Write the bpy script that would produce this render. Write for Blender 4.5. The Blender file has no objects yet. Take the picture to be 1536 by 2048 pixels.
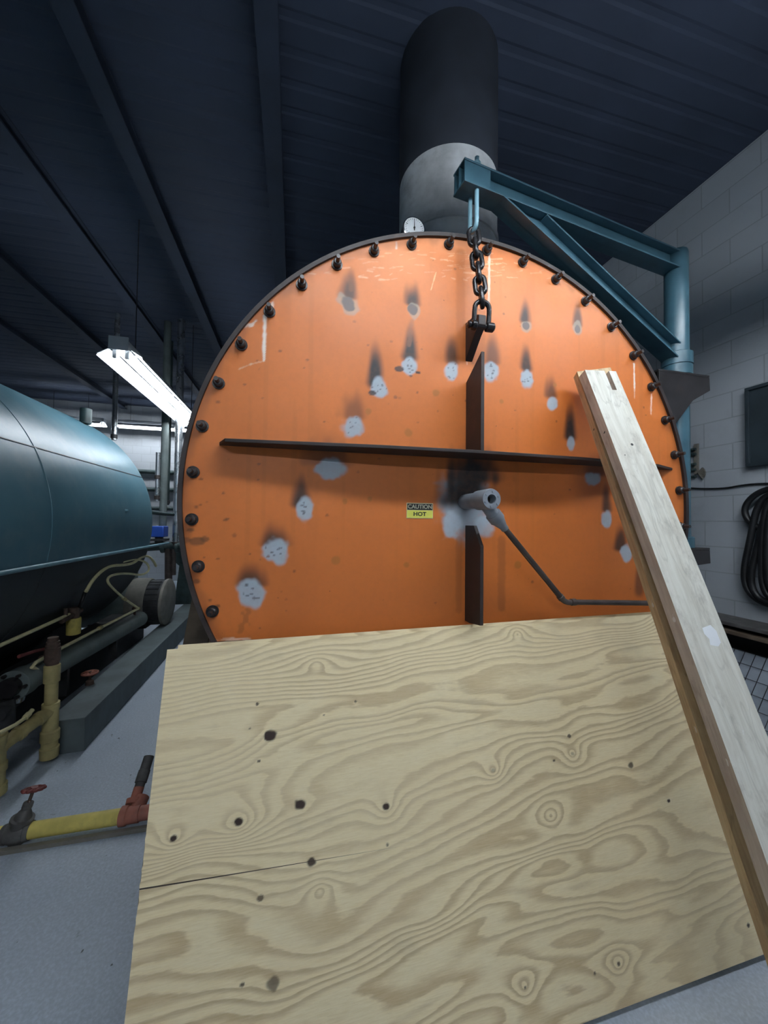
import bpy, bmesh, math, random
import numpy as np
from mathutils import Vector, Matrix
random.seed(7)
rng = np.random.default_rng(11)
sc = bpy.context.scene
COL = sc.collection

# ------------------------------------------------------------------ camera
CAM = Vector((0, 0, 1.5))
YAW, PITCH, ROLL, FPX = .239, .025, .011, 743.0
cy_, sy_ = math.cos(YAW), math.sin(YAW)
cp_, sp_ = math.cos(PITCH), math.sin(PITCH)
FW = Vector((sy_*cp_, cy_*cp_, sp_))
r0 = Vector((cy_, -sy_, 0)); u0 = r0.cross(FW)
RT = r0*math.cos(ROLL) + u0*math.sin(ROLL)
UP = -r0*math.sin(ROLL) + u0*math.cos(ROLL)
cam = bpy.data.cameras.new('camera')
cam.sensor_fit = 'VERTICAL'; cam.sensor_height = 36; cam.sensor_width = 27
cam.lens = FPX/2048*36; cam.clip_start = .02
camo = bpy.data.objects.new('camera', cam); COL.objects.link(camo)
M = Matrix((RT, UP, -FW)).transposed().to_4x4(); M.translation = CAM
camo.matrix_world = M
sc.camera = camo

# ------------------------------------------------------------------ exposure, world
sc.view_settings.view_transform = 'Standard'
sc.view_settings.look = 'None'
sc.view_settings.gamma = 1
sc.view_settings.use_curve_mapping = False
sc.view_settings.exposure = 0.75
w = bpy.data.worlds.new('world'); sc.world = w; w.use_nodes = True
w.node_tree.nodes['Background'].inputs[0].default_value = (.35, .55, 1, 1)
w.node_tree.nodes['Background'].inputs[1].default_value = .012
TUBE_POWER = 30.0
DIM_TUBE_POWER = 18.0  # dimmer tubes, emission lowered to keep the tank from overexposing
TUBE_COLOR = (.86, .93, 1.0)

# measuring aids: a photo pixel seen on a real plane of the room
def ray(x, y): return RT*((x-768)/FPX) - UP*((y-1024)/FPX) + FW
def at_y(x, y, Y): d = ray(x, y); return CAM + d*(Y/d.y)
def at_x(x, y, X): d = ray(x, y); return CAM + d*(X/d.x)
def at_z(x, y, Z): d = ray(x, y); return CAM + d*((Z-1.5)/d.z)

# ------------------------------------------------------------------ materials
def nt(m):
    m.use_nodes = True
    n = m.node_tree; n.nodes.clear()
    out = n.nodes.new('ShaderNodeOutputMaterial'); b = n.nodes.new('ShaderNodeBsdfPrincipled')
    n.links.new(b.outputs[0], out.inputs[0])
    return n, b
def mathn(n, op, a, b=None, c=None, clamp=False):
    k = n.nodes.new('ShaderNodeMath'); k.operation = op; k.use_clamp = clamp
    for i, v in enumerate((a, b, c)):
        if v is None: continue
        if isinstance(v, (int, float)): k.inputs[i].default_value = v
        else: n.links.new(v, k.inputs[i])
    return k.outputs[0]
def mixc(n, f, a, b):
    k = n.nodes.new('ShaderNodeMix'); k.data_type = 'RGBA'
    for s, v in ((k.inputs['Factor'], f), (k.inputs[6], a), (k.inputs[7], b)):
        if isinstance(v, (int, float)): s.default_value = v
        elif isinstance(v, tuple): s.default_value = (*v[:3], 1)
        else: n.links.new(v, s)
    return k.outputs[2]
def noise(n, scale, detail=3, vec=None, stretch=None, coord='Object', rough=.55):
    if vec is None:
        tc = n.nodes.new('ShaderNodeTexCoord'); vec = tc.outputs[coord]
    if stretch:
        mp = n.nodes.new('ShaderNodeMapping'); mp.inputs['Scale'].default_value = stretch
        n.links.new(vec, mp.inputs[0]); vec = mp.outputs[0]
    k = n.nodes.new('ShaderNodeTexNoise'); k.inputs['Scale'].default_value = scale
    k.inputs['Detail'].default_value = detail; k.inputs['Roughness'].default_value = rough
    n.links.new(vec, k.inputs['Vector'])
    return k.outputs[0]
def ramp(n, v, lo, hi):
    k = n.nodes.new('ShaderNodeMapRange'); k.interpolation_type = 'SMOOTHSTEP'
    k.inputs['From Min'].default_value = lo; k.inputs['From Max'].default_value = hi
    n.links.new(v, k.inputs[0]); return k.outputs[0]
def bump(n, b, h, strength=.2, dist=.004):
    k = n.nodes.new('ShaderNodeBump'); k.inputs['Strength'].default_value = strength
    k.inputs['Distance'].default_value = dist
    n.links.new(h, k.inputs['Height']); n.links.new(k.outputs[0], b.inputs['Normal'])
def mat(name, col, rough=.5, metal=0, var=.25, scale=9, dirt=None, dirt_amt=.5, bmp=.08):
    m = bpy.data.materials.new(name); n, b = nt(m)
    nz = noise(n, scale, 5)
    dark = tuple(c*(1-var) for c in col); lite = tuple(min(1, c*(1+var)) for c in col)
    c = mixc(n, ramp(n, nz, .3, .7), dark, lite)
    if dirt:
        d = ramp(n, noise(n, scale*.45, 6, rough=.7), .52, .72)
        c = mixc(n, mathn(n, 'MULTIPLY', d, dirt_amt), c, dirt)
    n.links.new(c, b.inputs['Base Color'])
    b.inputs['Metallic'].default_value = metal
    r = mathn(n, 'MULTIPLY_ADD', nz, .25, rough-.12)
    n.links.new(r, b.inputs['Roughness'])
    if bmp: bump(n, b, noise(n, scale*14, 3), bmp, .002)
    return m
M_ = {}
M_['black'] = mat('black_paint', (.018, .016, .017), .35, 0, .3, 12, (.06, .04, .03), .4)
M_['trim'] = mat('brown_black_paint', (.026, .018, .017), .58, 0, .3, 10, (.09, .05, .035), .4)
M_['chain'] = mat('oily_black_steel', (.022, .021, .023), .28, .35, .3, 30)
M_['teal'] = mat('teal_paint', (.042, .104, .138), .34, 0, .15, 8, (.03, .07, .09), .4)
M_['teal_light'] = mat('light_teal_paint', (.16, .30, .36), .4, 0, .15, 8)
M_['dark_green'] = mat('dark_green_paint', (.035, .06, .06), .45, 0, .3, 9, (.09, .09, .08), .5)
M_['dusty'] = mat('dusty_grey_green_paint', (.13, .16, .155), .6, 0, .2, 6, (.2, .19, .16), .5)
M_['dustgrey'] = mat('dusty_beige_grey', (.22, .205, .175), .65, 0, .2, 7, (.12, .11, .1), .5)
M_['darkgrey'] = mat('dark_grey_metal', (.05, .052, .055), .5, .2, .3, 10)
M_['yellow'] = mat('yellow_pipe_paint', (.74, .61, .16), .5, 0, .15, 9, (.14, .11, .06), .5)
M_['pale_yellow'] = mat('pale_yellow_tubing', (.78, .70, .40), .45, 0, .12, 14)
M_['dirty_yellow'] = mat('grimy_yellow_paint', (.46, .385, .17), .6, 0, .25, 8, (.12, .10, .06), .6)
M_['rust'] = mat('rusty_iron', (.10, .065, .05), .75, .1, .35, 14, (.16, .09, .06), .6)
M_['primer'] = mat('red_primer', (.42, .15, .10), .6, 0, .25, 9, (.17, .13, .12), .6)
M_['redwheel'] = mat('dark_red_paint', (.20, .045, .04), .5, 0, .25, 20)
M_['valvegrey'] = mat('grimy_valve_grey', (.13, .125, .12), .6, .2, .3, 12, (.06, .06, .055), .5)
M_['portgrey'] = mat('grey_port_paint', (.19, .21, .24), .5, 0, .15, 14, (.11, .12, .13), .5)
M_['steam'] = mat('brown_grey_pipe', (.075, .06, .055), .45, .3, .3, 12)
M_['silver'] = mat('dull_silver_jacket', (.5, .53, .56), .28, .8, .15, 9)
M_['stack'] = mat('galvanised_stack', (.50, .52, .53), .5, .1, .3, 5, (.14, .14, .14), .6)
M_['shadestack'] = mat('shade_dark_stack', (.020, .026, .038), .8, 0, .2, 5)
M_['bellyblack'] = mat('black_tank_belly', (.016, .020, .022), .6, 0, .3, 4)
M_['sheetgrey'] = mat('grey_sheet', (.30, .34, .39), .6, 0, .2, 5)
M_['chrome'] = mat('bright_steel', (.6, .62, .64), .2, 1, .1, 20)
M_['white'] = mat('white_enamel', (.78, .80, .82), .35, 0, .04, 6)
M_['concrete'] = mat('painted_concrete', (.115, .145, .15), .65, 0, .2, 4, (.08, .09, .09), .5)
M_['blue'] = mat('blue_actuator_paint', (.03, .10, .48), .4, 0, .1, 9)
M_['rubber'] = mat('black_rubber', (.012, .013, .015), .45, 0, .3, 15)
M_['panel'] = mat('dark_slate_panel', (.03, .045, .055), .5, 0, .2, 6)
M_['oldwood'] = mat('old_brown_timber', (.13, .095, .065), .7, 0, .35, 8)
M_['stickeryellow'] = mat('sticker_yellow', (.62, .60, .10), .5, 0, .08, 20)
M_['stickerborder'] = mat('sticker_border', (.55, .5, .3), .5, 0, .08, 20)
M_['letter'] = mat('pale_lettering', (.42, .40, .30), .6, 0, .1, 20)
M_['ink'] = mat('black_ink', (.012, .012, .01), .6, 0, .1, 20)
M_['dial'] = mat('dial_white', (.88, .92, .94), .4, 0, .05, 20)
M_['ceil'] = mat('dark_ceiling_paint', (.040, .055, .092), .75, 0, .15, 1.3)
M_['beam'] = mat('dark_beam_paint', (.034, .047, .078), .7, 0, .2, 3)
M_['boardshadow'] = M_['oldwood']

def block_mat(name, axis, col):
    m = bpy.data.materials.new(name); n, b = nt(m)
    tc = n.nodes.new('ShaderNodeTexCoord'); sp = n.nodes.new('ShaderNodeSeparateXYZ'); cb = n.nodes.new('ShaderNodeCombineXYZ')
    n.links.new(tc.outputs['Object'], sp.inputs[0])
    n.links.new(sp.outputs[axis], cb.inputs[0]); n.links.new(sp.outputs[2], cb.inputs[1])
    mp = n.nodes.new('ShaderNodeMapping'); mp.inputs['Location'].default_value = (.1, -.007, 0)
    n.links.new(cb.outputs[0], mp.inputs[0])
    br = n.nodes.new('ShaderNodeTexBrick'); n.links.new(mp.outputs[0], br.inputs['Vector'])
    br.inputs['Scale'].default_value = 1; br.inputs['Brick Width'].default_value = .385
    br.inputs['Row Height'].default_value = .19; br.inputs['Mortar Size'].default_value = .0045
    br.inputs['Mortar Smooth'].default_value = .3
    br.inputs['Color1'].default_value = (*col, 1)
    br.inputs['Color2'].default_value = (*[c*.93 for c in col], 1)
    br.inputs['Mortar'].default_value = (*[c*.74 for c in col], 1)
    st = ramp(n, noise(n, 2.2, 6, rough=.7), .5, .75)
    c = mixc(n, mathn(n, 'MULTIPLY', st, .35), br.outputs[0], tuple(x*.55 for x in col))
    n.links.new(c, b.inputs['Base Color']); b.inputs['Roughness'].default_value = .55
    h = mathn(n, 'ADD', mathn(n, 'MULTIPLY', br.outputs['Fac'], -.7), mathn(n, 'MULTIPLY', noise(n, 60, 4), .3))
    bump(n, b, h, .35, .006)
    return m
M_['block_r'] = block_mat('painted_block_side', 1, (.50, .54, .58))
M_['block_b'] = block_mat('painted_block_back', 0, (.5, .53, .56))

def floor_mat():
    m = bpy.data.materials.new('blue_grey_floor_paint'); n, b = nt(m)
    nz = noise(n, 1.6, 6, rough=.6)
    c = mixc(n, ramp(n, nz, .3, .7), (.45, .52, .60), (.53, .60, .68))
    f = noise(n, 90, 3); c = mixc(n, ramp(n, f, .35, .75), mixc(n, .25, c, (.10, .12, .15)), c)
    sm = ramp(n, noise(n, 9, 4, rough=.7), .66, .74)
    c = mixc(n, mathn(n, 'MULTIPLY', sm, .55), c, (.11, .125, .14))
    sx = ramp(n, noise(n, 34, 2, stretch=(1, .45, 1)), .735, .76); c = mixc(n, sx, c, (.07, .075, .08))
    wt = ramp(n, noise(n, 41, 2, stretch=(.5, 1.1, 1)), .765, .785); c = mixc(n, wt, c, (.6, .63, .64))
    n.links.new(c, b.inputs['Base Color'])
    n.links.new(mathn(n, 'MULTIPLY_ADD', nz, .25, .36), b.inputs['Roughness'])
    bump(n, b, noise(n, 120, 4), .12, .003)
    return m
M_['floor'] = floor_mat()

def tank_mat():
    m = bpy.data.materials.new('dusty_teal_tank_paint'); n, b = nt(m)
    c = mixc(n, ramp(n, noise(n, 1.1, 5), .3, .7), (.075, .195, .25), (.115, .245, .30))
    d = ramp(n, noise(n, 3, 6, rough=.7), .42, .75)
    c = mixc(n, mathn(n, 'MULTIPLY', d, .45), c, (.23, .30, .32))
    n.links.new(c, b.inputs['Base Color']); b.inputs['Roughness'].default_value = .38
    bump(n, b, noise(n, 2.5, 3), .12, .02)
    return m
M_['tank'] = tank_mat()

def door_mat():
    m = bpy.data.materials.new('stained_orange_door_paint'); n, b = nt(m)
    a = n.nodes.new('ShaderNodeAttribute'); a.attribute_name = 'paint'
    c = a.outputs['Color']
    c = mixc(n, mathn(n, 'MULTIPLY', ramp(n, noise(n, 55, 4), .35, .7), .10), c, (.30, .10, .03))
    sp = ramp(n, noise(n, 70, 2), .735, .77); c = mixc(n, mathn(n, 'MULTIPLY', sp, .6), c, (.10, .035, .015))
    n.links.new(c, b.inputs['Base Color'])
    n.links.new(mathn(n, 'MULTIPLY_ADD', noise(n, 6, 4), .22, .40), b.inputs['Roughness'])
    bump(n, b, mathn(n, 'ADD', noise(n, 9, 3), mathn(n, 'MULTIPLY', noise(n, 60, 3), .25)), .10, .006)
    return m
M_['door'] = door_mat()

def ply_mat():
    m = bpy.data.materials.new('pine_plywood_face'); n, b = nt(m)
    a = n.nodes.new('ShaderNodeAttribute'); a.attribute_name = 'ring'
    k = n.nodes.new('ShaderNodeAttribute'); k.attribute_name = 'knot'
    t = n.nodes.new('ShaderNodeAttribute'); t.attribute_name = 'tone'
    uv = n.nodes.new('ShaderNodeUVMap'); uv.uv_map = 'sheet'
    wob = noise(n, 26, 4, vec=uv.outputs[0], stretch=(.55, 2.2, 1))
    ph = mathn(n, 'ADD', a.outputs['Fac'], mathn(n, 'MULTIPLY', wob, .42))
    fr = mathn(n, 'FRACT', ph)
    band = mathn(n, 'MULTIPLY', ramp(n, fr, .30, .80), mathn(n, 'SUBTRACT', 1.0, ramp(n, fr, .86, 1.0)))
    streak = noise(n, 30, 5, vec=uv.outputs[0], stretch=(.6, 9, 1), rough=.7)
    fine = noise(n, 120, 3, vec=uv.outputs[0], stretch=(.35, 5, 1))
    lite = mixc(n, ramp(n, streak, .3, .7), (.78, .64, .375), (.87, .745, .49))
    dark = mixc(n, ramp(n, streak, .3, .7), (.46, .325, .165), (.56, .425, .235))
    amt = mathn(n, 'MULTIPLY', band, mathn(n, 'MULTIPLY_ADD', t.outputs['Fac'], .5, .38), clamp=True)
    c = mixc(n, amt, lite, dark)
    c = mixc(n, mathn(n, 'MULTIPLY', ramp(n, fine, .52, .72), .14), c, (.34, .25, .14))
    gz = ramp(n, noise(n, 3.2, 5, vec=uv.outputs[0], stretch=(1, 1.6, 1)), .58, .75)
    c = mixc(n, mathn(n, 'MULTIPLY', gz, .22), c, (.33, .29, .22))
    c = mixc(n, k.outputs['Fac'], c, (.040, .022, .016))
    cd = n.nodes.new('ShaderNodeAttribute'); cd.attribute_name = 'split'
    sx = n.nodes.new('ShaderNodeSeparateXYZ'); n.links.new(uv.outputs[0], sx.inputs[0])
    wdt = mathn(n, 'MAXIMUM', mathn(n, 'MULTIPLY_ADD', sx.outputs[0], -.0026, .0019), 0.0)
    cw = mathn(n, 'SUBTRACT', mathn(n, 'ABSOLUTE', cd.outputs['Fac']), wdt)
    c = mixc(n, mathn(n, 'SUBTRACT', 1.0, ramp(n, cw, -.0004, .0003)), c, (.03, .018, .012))
    n.links.new(c, b.inputs['Base Color'])
    b.inputs['Roughness'].default_value = .62
    bump(n, b, mathn(n, 'ADD', mathn(n, 'MULTIPLY', band, .4), fine), .12, .002)
    return m
M_['ply'] = ply_mat()
def plyedge_mat():
    m = bpy.data.materials.new('plywood_edge'); n, b = nt(m)
    c = mixc(n, ramp(n, noise(n, 40, 4), .35, .65), (.34, .25, .14), (.55, .44, .27))
    n.links.new(c, b.inputs['Base Color']); b.inputs['Roughness'].default_value = .7
    return m
M_['plyedge'] = plyedge_mat()
def lumber_mat(name, lite, dark, grime, gamt):
    m = bpy.data.materials.new(name); n, b = nt(m)
    uv = n.nodes.new('ShaderNodeUVMap'); uv.uv_map = 'sheet'
    v = uv.outputs[0]
    st = noise(n, 18, 6, vec=v, stretch=(.22, 2.6, 1), rough=.65)
    c = mixc(n, ramp(n, st, .32, .68), dark, lite)
    gr = ramp(n, noise(n, 11, 6, vec=v, stretch=(.6, 1.3, 1), rough=.75), .50, .72)
    c = mixc(n, mathn(n, 'MULTIPLY', gr, gamt), c, grime)
    lines = mathn(n, 'ABSOLUTE', mathn(n, 'SUBTRACT', noise(n, 7, 3, vec=v, stretch=(.25, 1.6, 1)), .5))
    ln = mathn(n, 'SUBTRACT', 1.0, ramp(n, lines, .002, .012))
    c = mixc(n, mathn(n, 'MULTIPLY', ln, .28), c, tuple(x*.45 for x in dark))
    nail = ramp(n, noise(n, 30, 1, vec=v), .80, .815); c = mixc(n, nail, c, (.02, .018, .015))
    wt = ramp(n, noise(n, 16, 3, vec=v, stretch=(.8, 1.2, 1)), .72, .75); c = mixc(n, mathn(n, 'MULTIPLY', wt, .6), c, (.75, .76, .74))
    n.links.new(c, b.inputs['Base Color']); b.inputs['Roughness'].default_value = .7
    bump(n, b, st, .2, .003)
    return m
M_['lumber'] = lumber_mat('weathered_pale_lumber', (.66, .65, .58), (.52, .50, .43), (.25, .225, .19), .6)
M_['lumber_warm'] = lumber_mat('fresh_tan_lumber', (.60, .45, .26), (.42, .28, .15), (.20, .12, .07), .3)
M_['lumber_pink'] = lumber_mat('dull_pinkish_lumber_edge', (.50, .42, .34), (.36, .28, .22), (.2, .15, .12), .4)
def tube_mat(name, power):
    m = bpy.data.materials.new(name); n, b = nt(m)
    b.inputs['Base Color'].default_value = (.9, .9, .9, 1)
    b.inputs['Emission Color'].default_value = (*TUBE_COLOR, 1)
    b.inputs['Emission Strength'].default_value = power
    return m
M_['tube'] = tube_mat('lit_fluorescent_tube', TUBE_POWER)
M_['dim_tube'] = tube_mat('dim_fluorescent_tube', DIM_TUBE_POWER)

# ------------------------------------------------------------------ mesh helpers
def frame(d):
    d = Vector(d).normalized()
    a = Vector((0, 0, 1)) if abs(d.z) < .9 else Vector((1, 0, 0))
    x = a.cross(d).normalized(); y = d.cross(x)
    return x, y, d
class MB:
    def __init__(s): s.bm = bmesh.new(); s.mi = 0
    def face(s, vs):
        try: f = s.bm.faces.new(vs); f.material_index = s.mi; return f
        except ValueError: return None
    def hexa(s, p):
        v = [s.bm.verts.new(q) for q in p]
        for i in ((0, 3, 2, 1), (4, 5, 6, 7), (0, 1, 5, 4), (1, 2, 6, 5), (2, 3, 7, 6), (3, 0, 4, 7)): s.face([v[j] for j in i])
        return s
    def box(s, a, b):
        (x0, y0, z0), (x1, y1, z1) = a, b
        return s.hexa([(x0, y0, z0), (x1, y0, z0), (x1, y1, z0), (x0, y1, z0), (x0, y0, z1), (x1, y0, z1), (x1, y1, z1), (x0, y1, z1)])
    def obox(s, o, ax, ay, az):   # origin corner and three edge vectors
        o, ax, ay, az = map(Vector, (o, ax, ay, az))
        return s.hexa([o, o+ax, o+ax+ay, o+ay, o+az, o+ax+az, o+ax+ay+az, o+ay+az])
    def ring(s, c, x, y, r, n):
        return [s.bm.verts.new(Vector(c) + x*(r*math.cos(2*math.pi*i/n)) + y*(r*math.sin(2*math.pi*i/n))) for i in range(n)]
    def bridge(s, a, b):
        n = len(a)
        for i in range(n): s.face([a[i], a[(i+1) % n], b[(i+1) % n], b[i]])
    def lathe(s, o, d, prof, n=32, cap=True):   # profile of (distance along d, radius)
        x, y, z = frame(d); o = Vector(o); R = [s.ring(o + z*h, x, y, max(r, 1e-4), n) for h, r in prof]
        for i in range(len(R)-1): s.bridge(R[i], R[i+1])
        if cap: s.face(R[0][::-1]); s.face(R[-1])
        return s
    def cyl(s, a, b, r, n=24, r2=None):
        a, b = Vector(a), Vector(b)
        return s.lathe(a, b-a, [(0, r), ((b-a).length, r if r2 is None else r2)], n)
    def tube(s, pts, r, n=12, closed=False, smooth=0):
        P = [Vector(p) for p in pts]
        for _ in range(smooth):
            Q = []
            N = len(P)
            rngi = range(N) if closed else range(N-1)
            if not closed: Q.append(P[0])
            for i in rngi:
                a, b = P[i], P[(i+1) % N]; Q += [a*.75+b*.25, a*.25+b*.75]
            if not closed: Q.append(P[-1])
            P = Q
        N = len(P); R = []; px = None
        for i in range(N):
            if closed: t = P[(i+1) % N] - P[i-1]
            else: t = P[min(i+1, N-1)] - P[max(i-1, 0)]
            t.normalize()
            if px is None: x, y, _ = frame(t)
            else:
                x = (px - t*px.dot(t)).normalized(); y = t.cross(x)
            px = x
            R.append(s.ring(P[i], x, y, r, n))
        for i in range(N-1): s.bridge(R[i], R[i+1])
        if closed:
            # match the seam
            best = min(range(n), key=lambda k: (R[-1][0].co-R[0][k].co).length)
            s.bridge(R[-1], R[0][best:]+R[0][:best])
        else: s.face(R[0][::-1]); s.face(R[-1])
        return s
    def prism(s, poly, vec):     # polygon of 3d points pushed along vec
        vec = Vector(vec); a = [s.bm.verts.new(Vector(p)) for p in poly]; b = [s.bm.verts.new(Vector(p)+vec) for p in poly]
        s.face(a[::-1]); s.face(b); s.bridge(a, b); return s
    def torus(s, c, d, R, r, n=32, m=10):
        x, y, z = frame(d); c = Vector(c)
        return s.tube([c + x*(R*math.cos(2*math.pi*i/n)) + y*(R*math.sin(2*math.pi*i/n)) for i in range(n)], r, m, True)
    def sphere(s, c, r, n=16):
        k = n//2
        return s.lathe(Vector(c)-Vector((0, 0, r)), (0, 0, 1), [(r-r*math.cos(math.pi*i/k), r*math.sin(math.pi*i/k)) for i in range(k+1)], n, False)
def root_loc(o):
    l = Vector((0, 0, 0))
    while o: l += o.location; o = o.parent
    return l
def pieces(bm):      # far-apart pieces of a mesh, as lists of vertices
    seen, isl = set(), []
    for v in bm.verts:
        if v in seen: continue
        st, comp = [v], []; seen.add(v)
        while st:
            q = st.pop(); comp.append(q)
            for e in q.link_edges:
                o = e.other_vert(q)
                if o not in seen: seen.add(o); st.append(o)
        isl.append(comp)
    bx = [(np.min([v.co for v in c], 0), np.max([v.co for v in c], 0)) for c in isl]
    par = list(range(len(isl)))
    def find(i):
        while par[i] != i: i = par[i]
        return i
    for i in range(len(isl)):
        for j in range(i):
            gap = np.linalg.norm(np.maximum(0, np.maximum(bx[i][0]-bx[j][1], bx[j][0]-bx[i][1])))
            if gap <= max(.02, .5*max((bx[i][1]-bx[i][0]).max(), (bx[j][1]-bx[j][0]).max())): par[find(i)] = find(j)
    out = {}
    for i, c in enumerate(isl): out.setdefault(find(i), []).extend(c)
    return list(out.values())
def obj(name, mb, m, parent=None, origin=None, smooth=True, bevel=0):
    bm = mb.bm
    bmesh.ops.recalc_face_normals(bm, faces=bm.faces[:])
    if parent and len(bm.verts) < 20000:
        P = pieces(bm)
        if len(P) > 1:       # pieces that stand apart become parts of their own
            bm.verts.index_update(); first = None
            for c in P:
                keep = {v.index for v in c}; b2 = bm.copy(); b2.verts.ensure_lookup_table()
                bmesh.ops.delete(b2, geom=[v for v in b2.verts if v.index not in keep], context='VERTS')
                q = MB(); q.bm.free(); q.bm = b2
                o = obj(name, q, m, parent, origin, smooth, bevel); first = first or o
            bm.free(); return first
    me = bpy.data.meshes.new(name); bm.to_mesh(me); bm.free()
    o = bpy.data.objects.new(name, me); COL.objects.link(o)
    for q in (m if isinstance(m, (list, tuple)) else [m]): me.materials.append(M_[q])
    off = root_loc(parent) if parent else Vector(origin) if origin is not None else Vector((0, 0, 0))
    if off.length: me.transform(Matrix.Translation(-off))
    if parent: o.parent = parent
    else: o.location = off
    if bevel:
        bv = o.modifiers.new('edge', 'BEVEL'); bv.width = bevel; bv.segments = 2; bv.limit_method = 'ANGLE'; bv.angle_limit = .7
    if smooth:
        me.polygons.foreach_set('use_smooth', [True]*len(me.polygons))
        me.set_sharp_from_angle(angle=.65)
    return o
def tag(o, label, cat, group=None, kind=None):
    if label: o['label'] = label
    if cat: o['category'] = cat
    if group: o['group'] = group
    if kind: o['kind'] = kind
    return o
def thing(name, label, cat, loc, group=None):
    o = bpy.data.objects.new(name, None); o.empty_display_size = .1; COL.objects.link(o); o.location = loc
    return tag(o, label, cat, group)
def struct(name, mb, m, **k):
    o = obj(name, mb, m, **k); o['kind'] = 'structure'; return o
def mesh_np(name, co, faces, m, parent=None, origin=None):
    me = bpy.data.meshes.new(name); off = np.array(root_loc(parent) if parent else origin if origin is not None else (0, 0, 0))
    co = np.asarray(co, float)-off
    me.vertices.add(len(co)); me.vertices.foreach_set('co', co.ravel())
    F = np.asarray(faces); me.loops.add(F.size); me.loops.foreach_set('vertex_index', F.ravel())
    me.polygons.add(len(F)); me.polygons.foreach_set('loop_start', np.arange(len(F))*4)
    me.update(calc_edges=True); me.validate()
    for q in (m if isinstance(m, (list, tuple)) else [m]): me.materials.append(M_[q])
    o = bpy.data.objects.new(name, me); COL.objects.link(o)
    if parent: o.parent = parent
    else: o.location = off
    return o
def grid_faces(nr, nc):
    i = np.arange(nr-1)[:, None]*nc + np.arange(nc-1)[None]
    return np.stack([i, i+1, i+1+nc, i+nc], -1).reshape(-1, 4)
def vnoise(x, y, seed):       # smooth value noise, about -1..1
    r = np.random.default_rng(seed); T = r.uniform(-1, 1, (64, 64))
    xi = np.floor(x).astype(int); yi = np.floor(y).astype(int); fx = x-xi; fy = y-yi
    fx = fx**3*(fx*(fx*6-15)+10); fy = fy**3*(fy*(fy*6-15)+10)
    g = lambda a, b: T[a % 64, b % 64]
    return (g(xi, yi)*(1-fx)+g(xi+1, yi)*fx)*(1-fy)+(g(xi, yi+1)*(1-fx)+g(xi+1, yi+1)*fx)*fy
def sstep(a, b, x):
    t = np.clip((x-a)/(b-a), 0, 1); return t*t*(3-2*t)

# ================================================================== THE ROOM
XL, XR, YF, YB, ZC = -6.5, 3.1, -4.5, 10.0, 4.2
struct('floor', MB().box((XL-.2, YF-.2, -.2), (XR+.2, YB+.2, 0)), 'floor', smooth=False)
struct('wall_right', MB().box((XR, YF-.2, 0), (XR+.2, YB+.2, ZC)), 'block_r', smooth=False)
struct('wall_left', MB().box((XL-.2, YF-.2, 0), (XL, YB+.2, ZC)), 'block_r', smooth=False)
struct('wall_back', MB().box((XL, YB, 0), (XR, YB+.2, ZC)), 'block_b', smooth=False)
struct('wall_front', MB().box((XL, YF-.2, 0), (XR, YF, ZC)), 'block_b', smooth=False)
# ribbed steel roof deck, its ribs running across the room
mb = MB(); y = YF-.2; poly = []
while y < YB+.2:
    poly += [(y, ZC), (y+.10, ZC), (y+.115, ZC+.004), (y+.145, ZC+.004)]; y += .16
a = [mb.bm.verts.new((XL-.2, p, z)) for p, z in poly]; b = [mb.bm.verts.new((XR+.2, p, z)) for p, z in poly]
for i in range(len(a)-1): mb.face([a[i], b[i], b[i+1], a[i+1]])
mb.box((XL-.2, YF-.2, ZC+.06), (XR+.2, YB+.2, ZC+.14))
struct('ceiling', mb, 'ceil', smooth=False)
for i, x in enumerate((-3.95, -2.95, -1.97, -1.18, -.18)):
    mb = MB()
    mb.box((x-.06, YF, ZC-.10), (x+.06, YB, ZC-.09)).box((x-.008, YF, ZC-.09), (x+.008, YB, ZC-.012)).box((x-.06, YF, ZC-.012), (x+.06, YB, ZC-.0005))
    struct('trim_%d' % (i+1), mb, 'beam', smooth=False)

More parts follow.
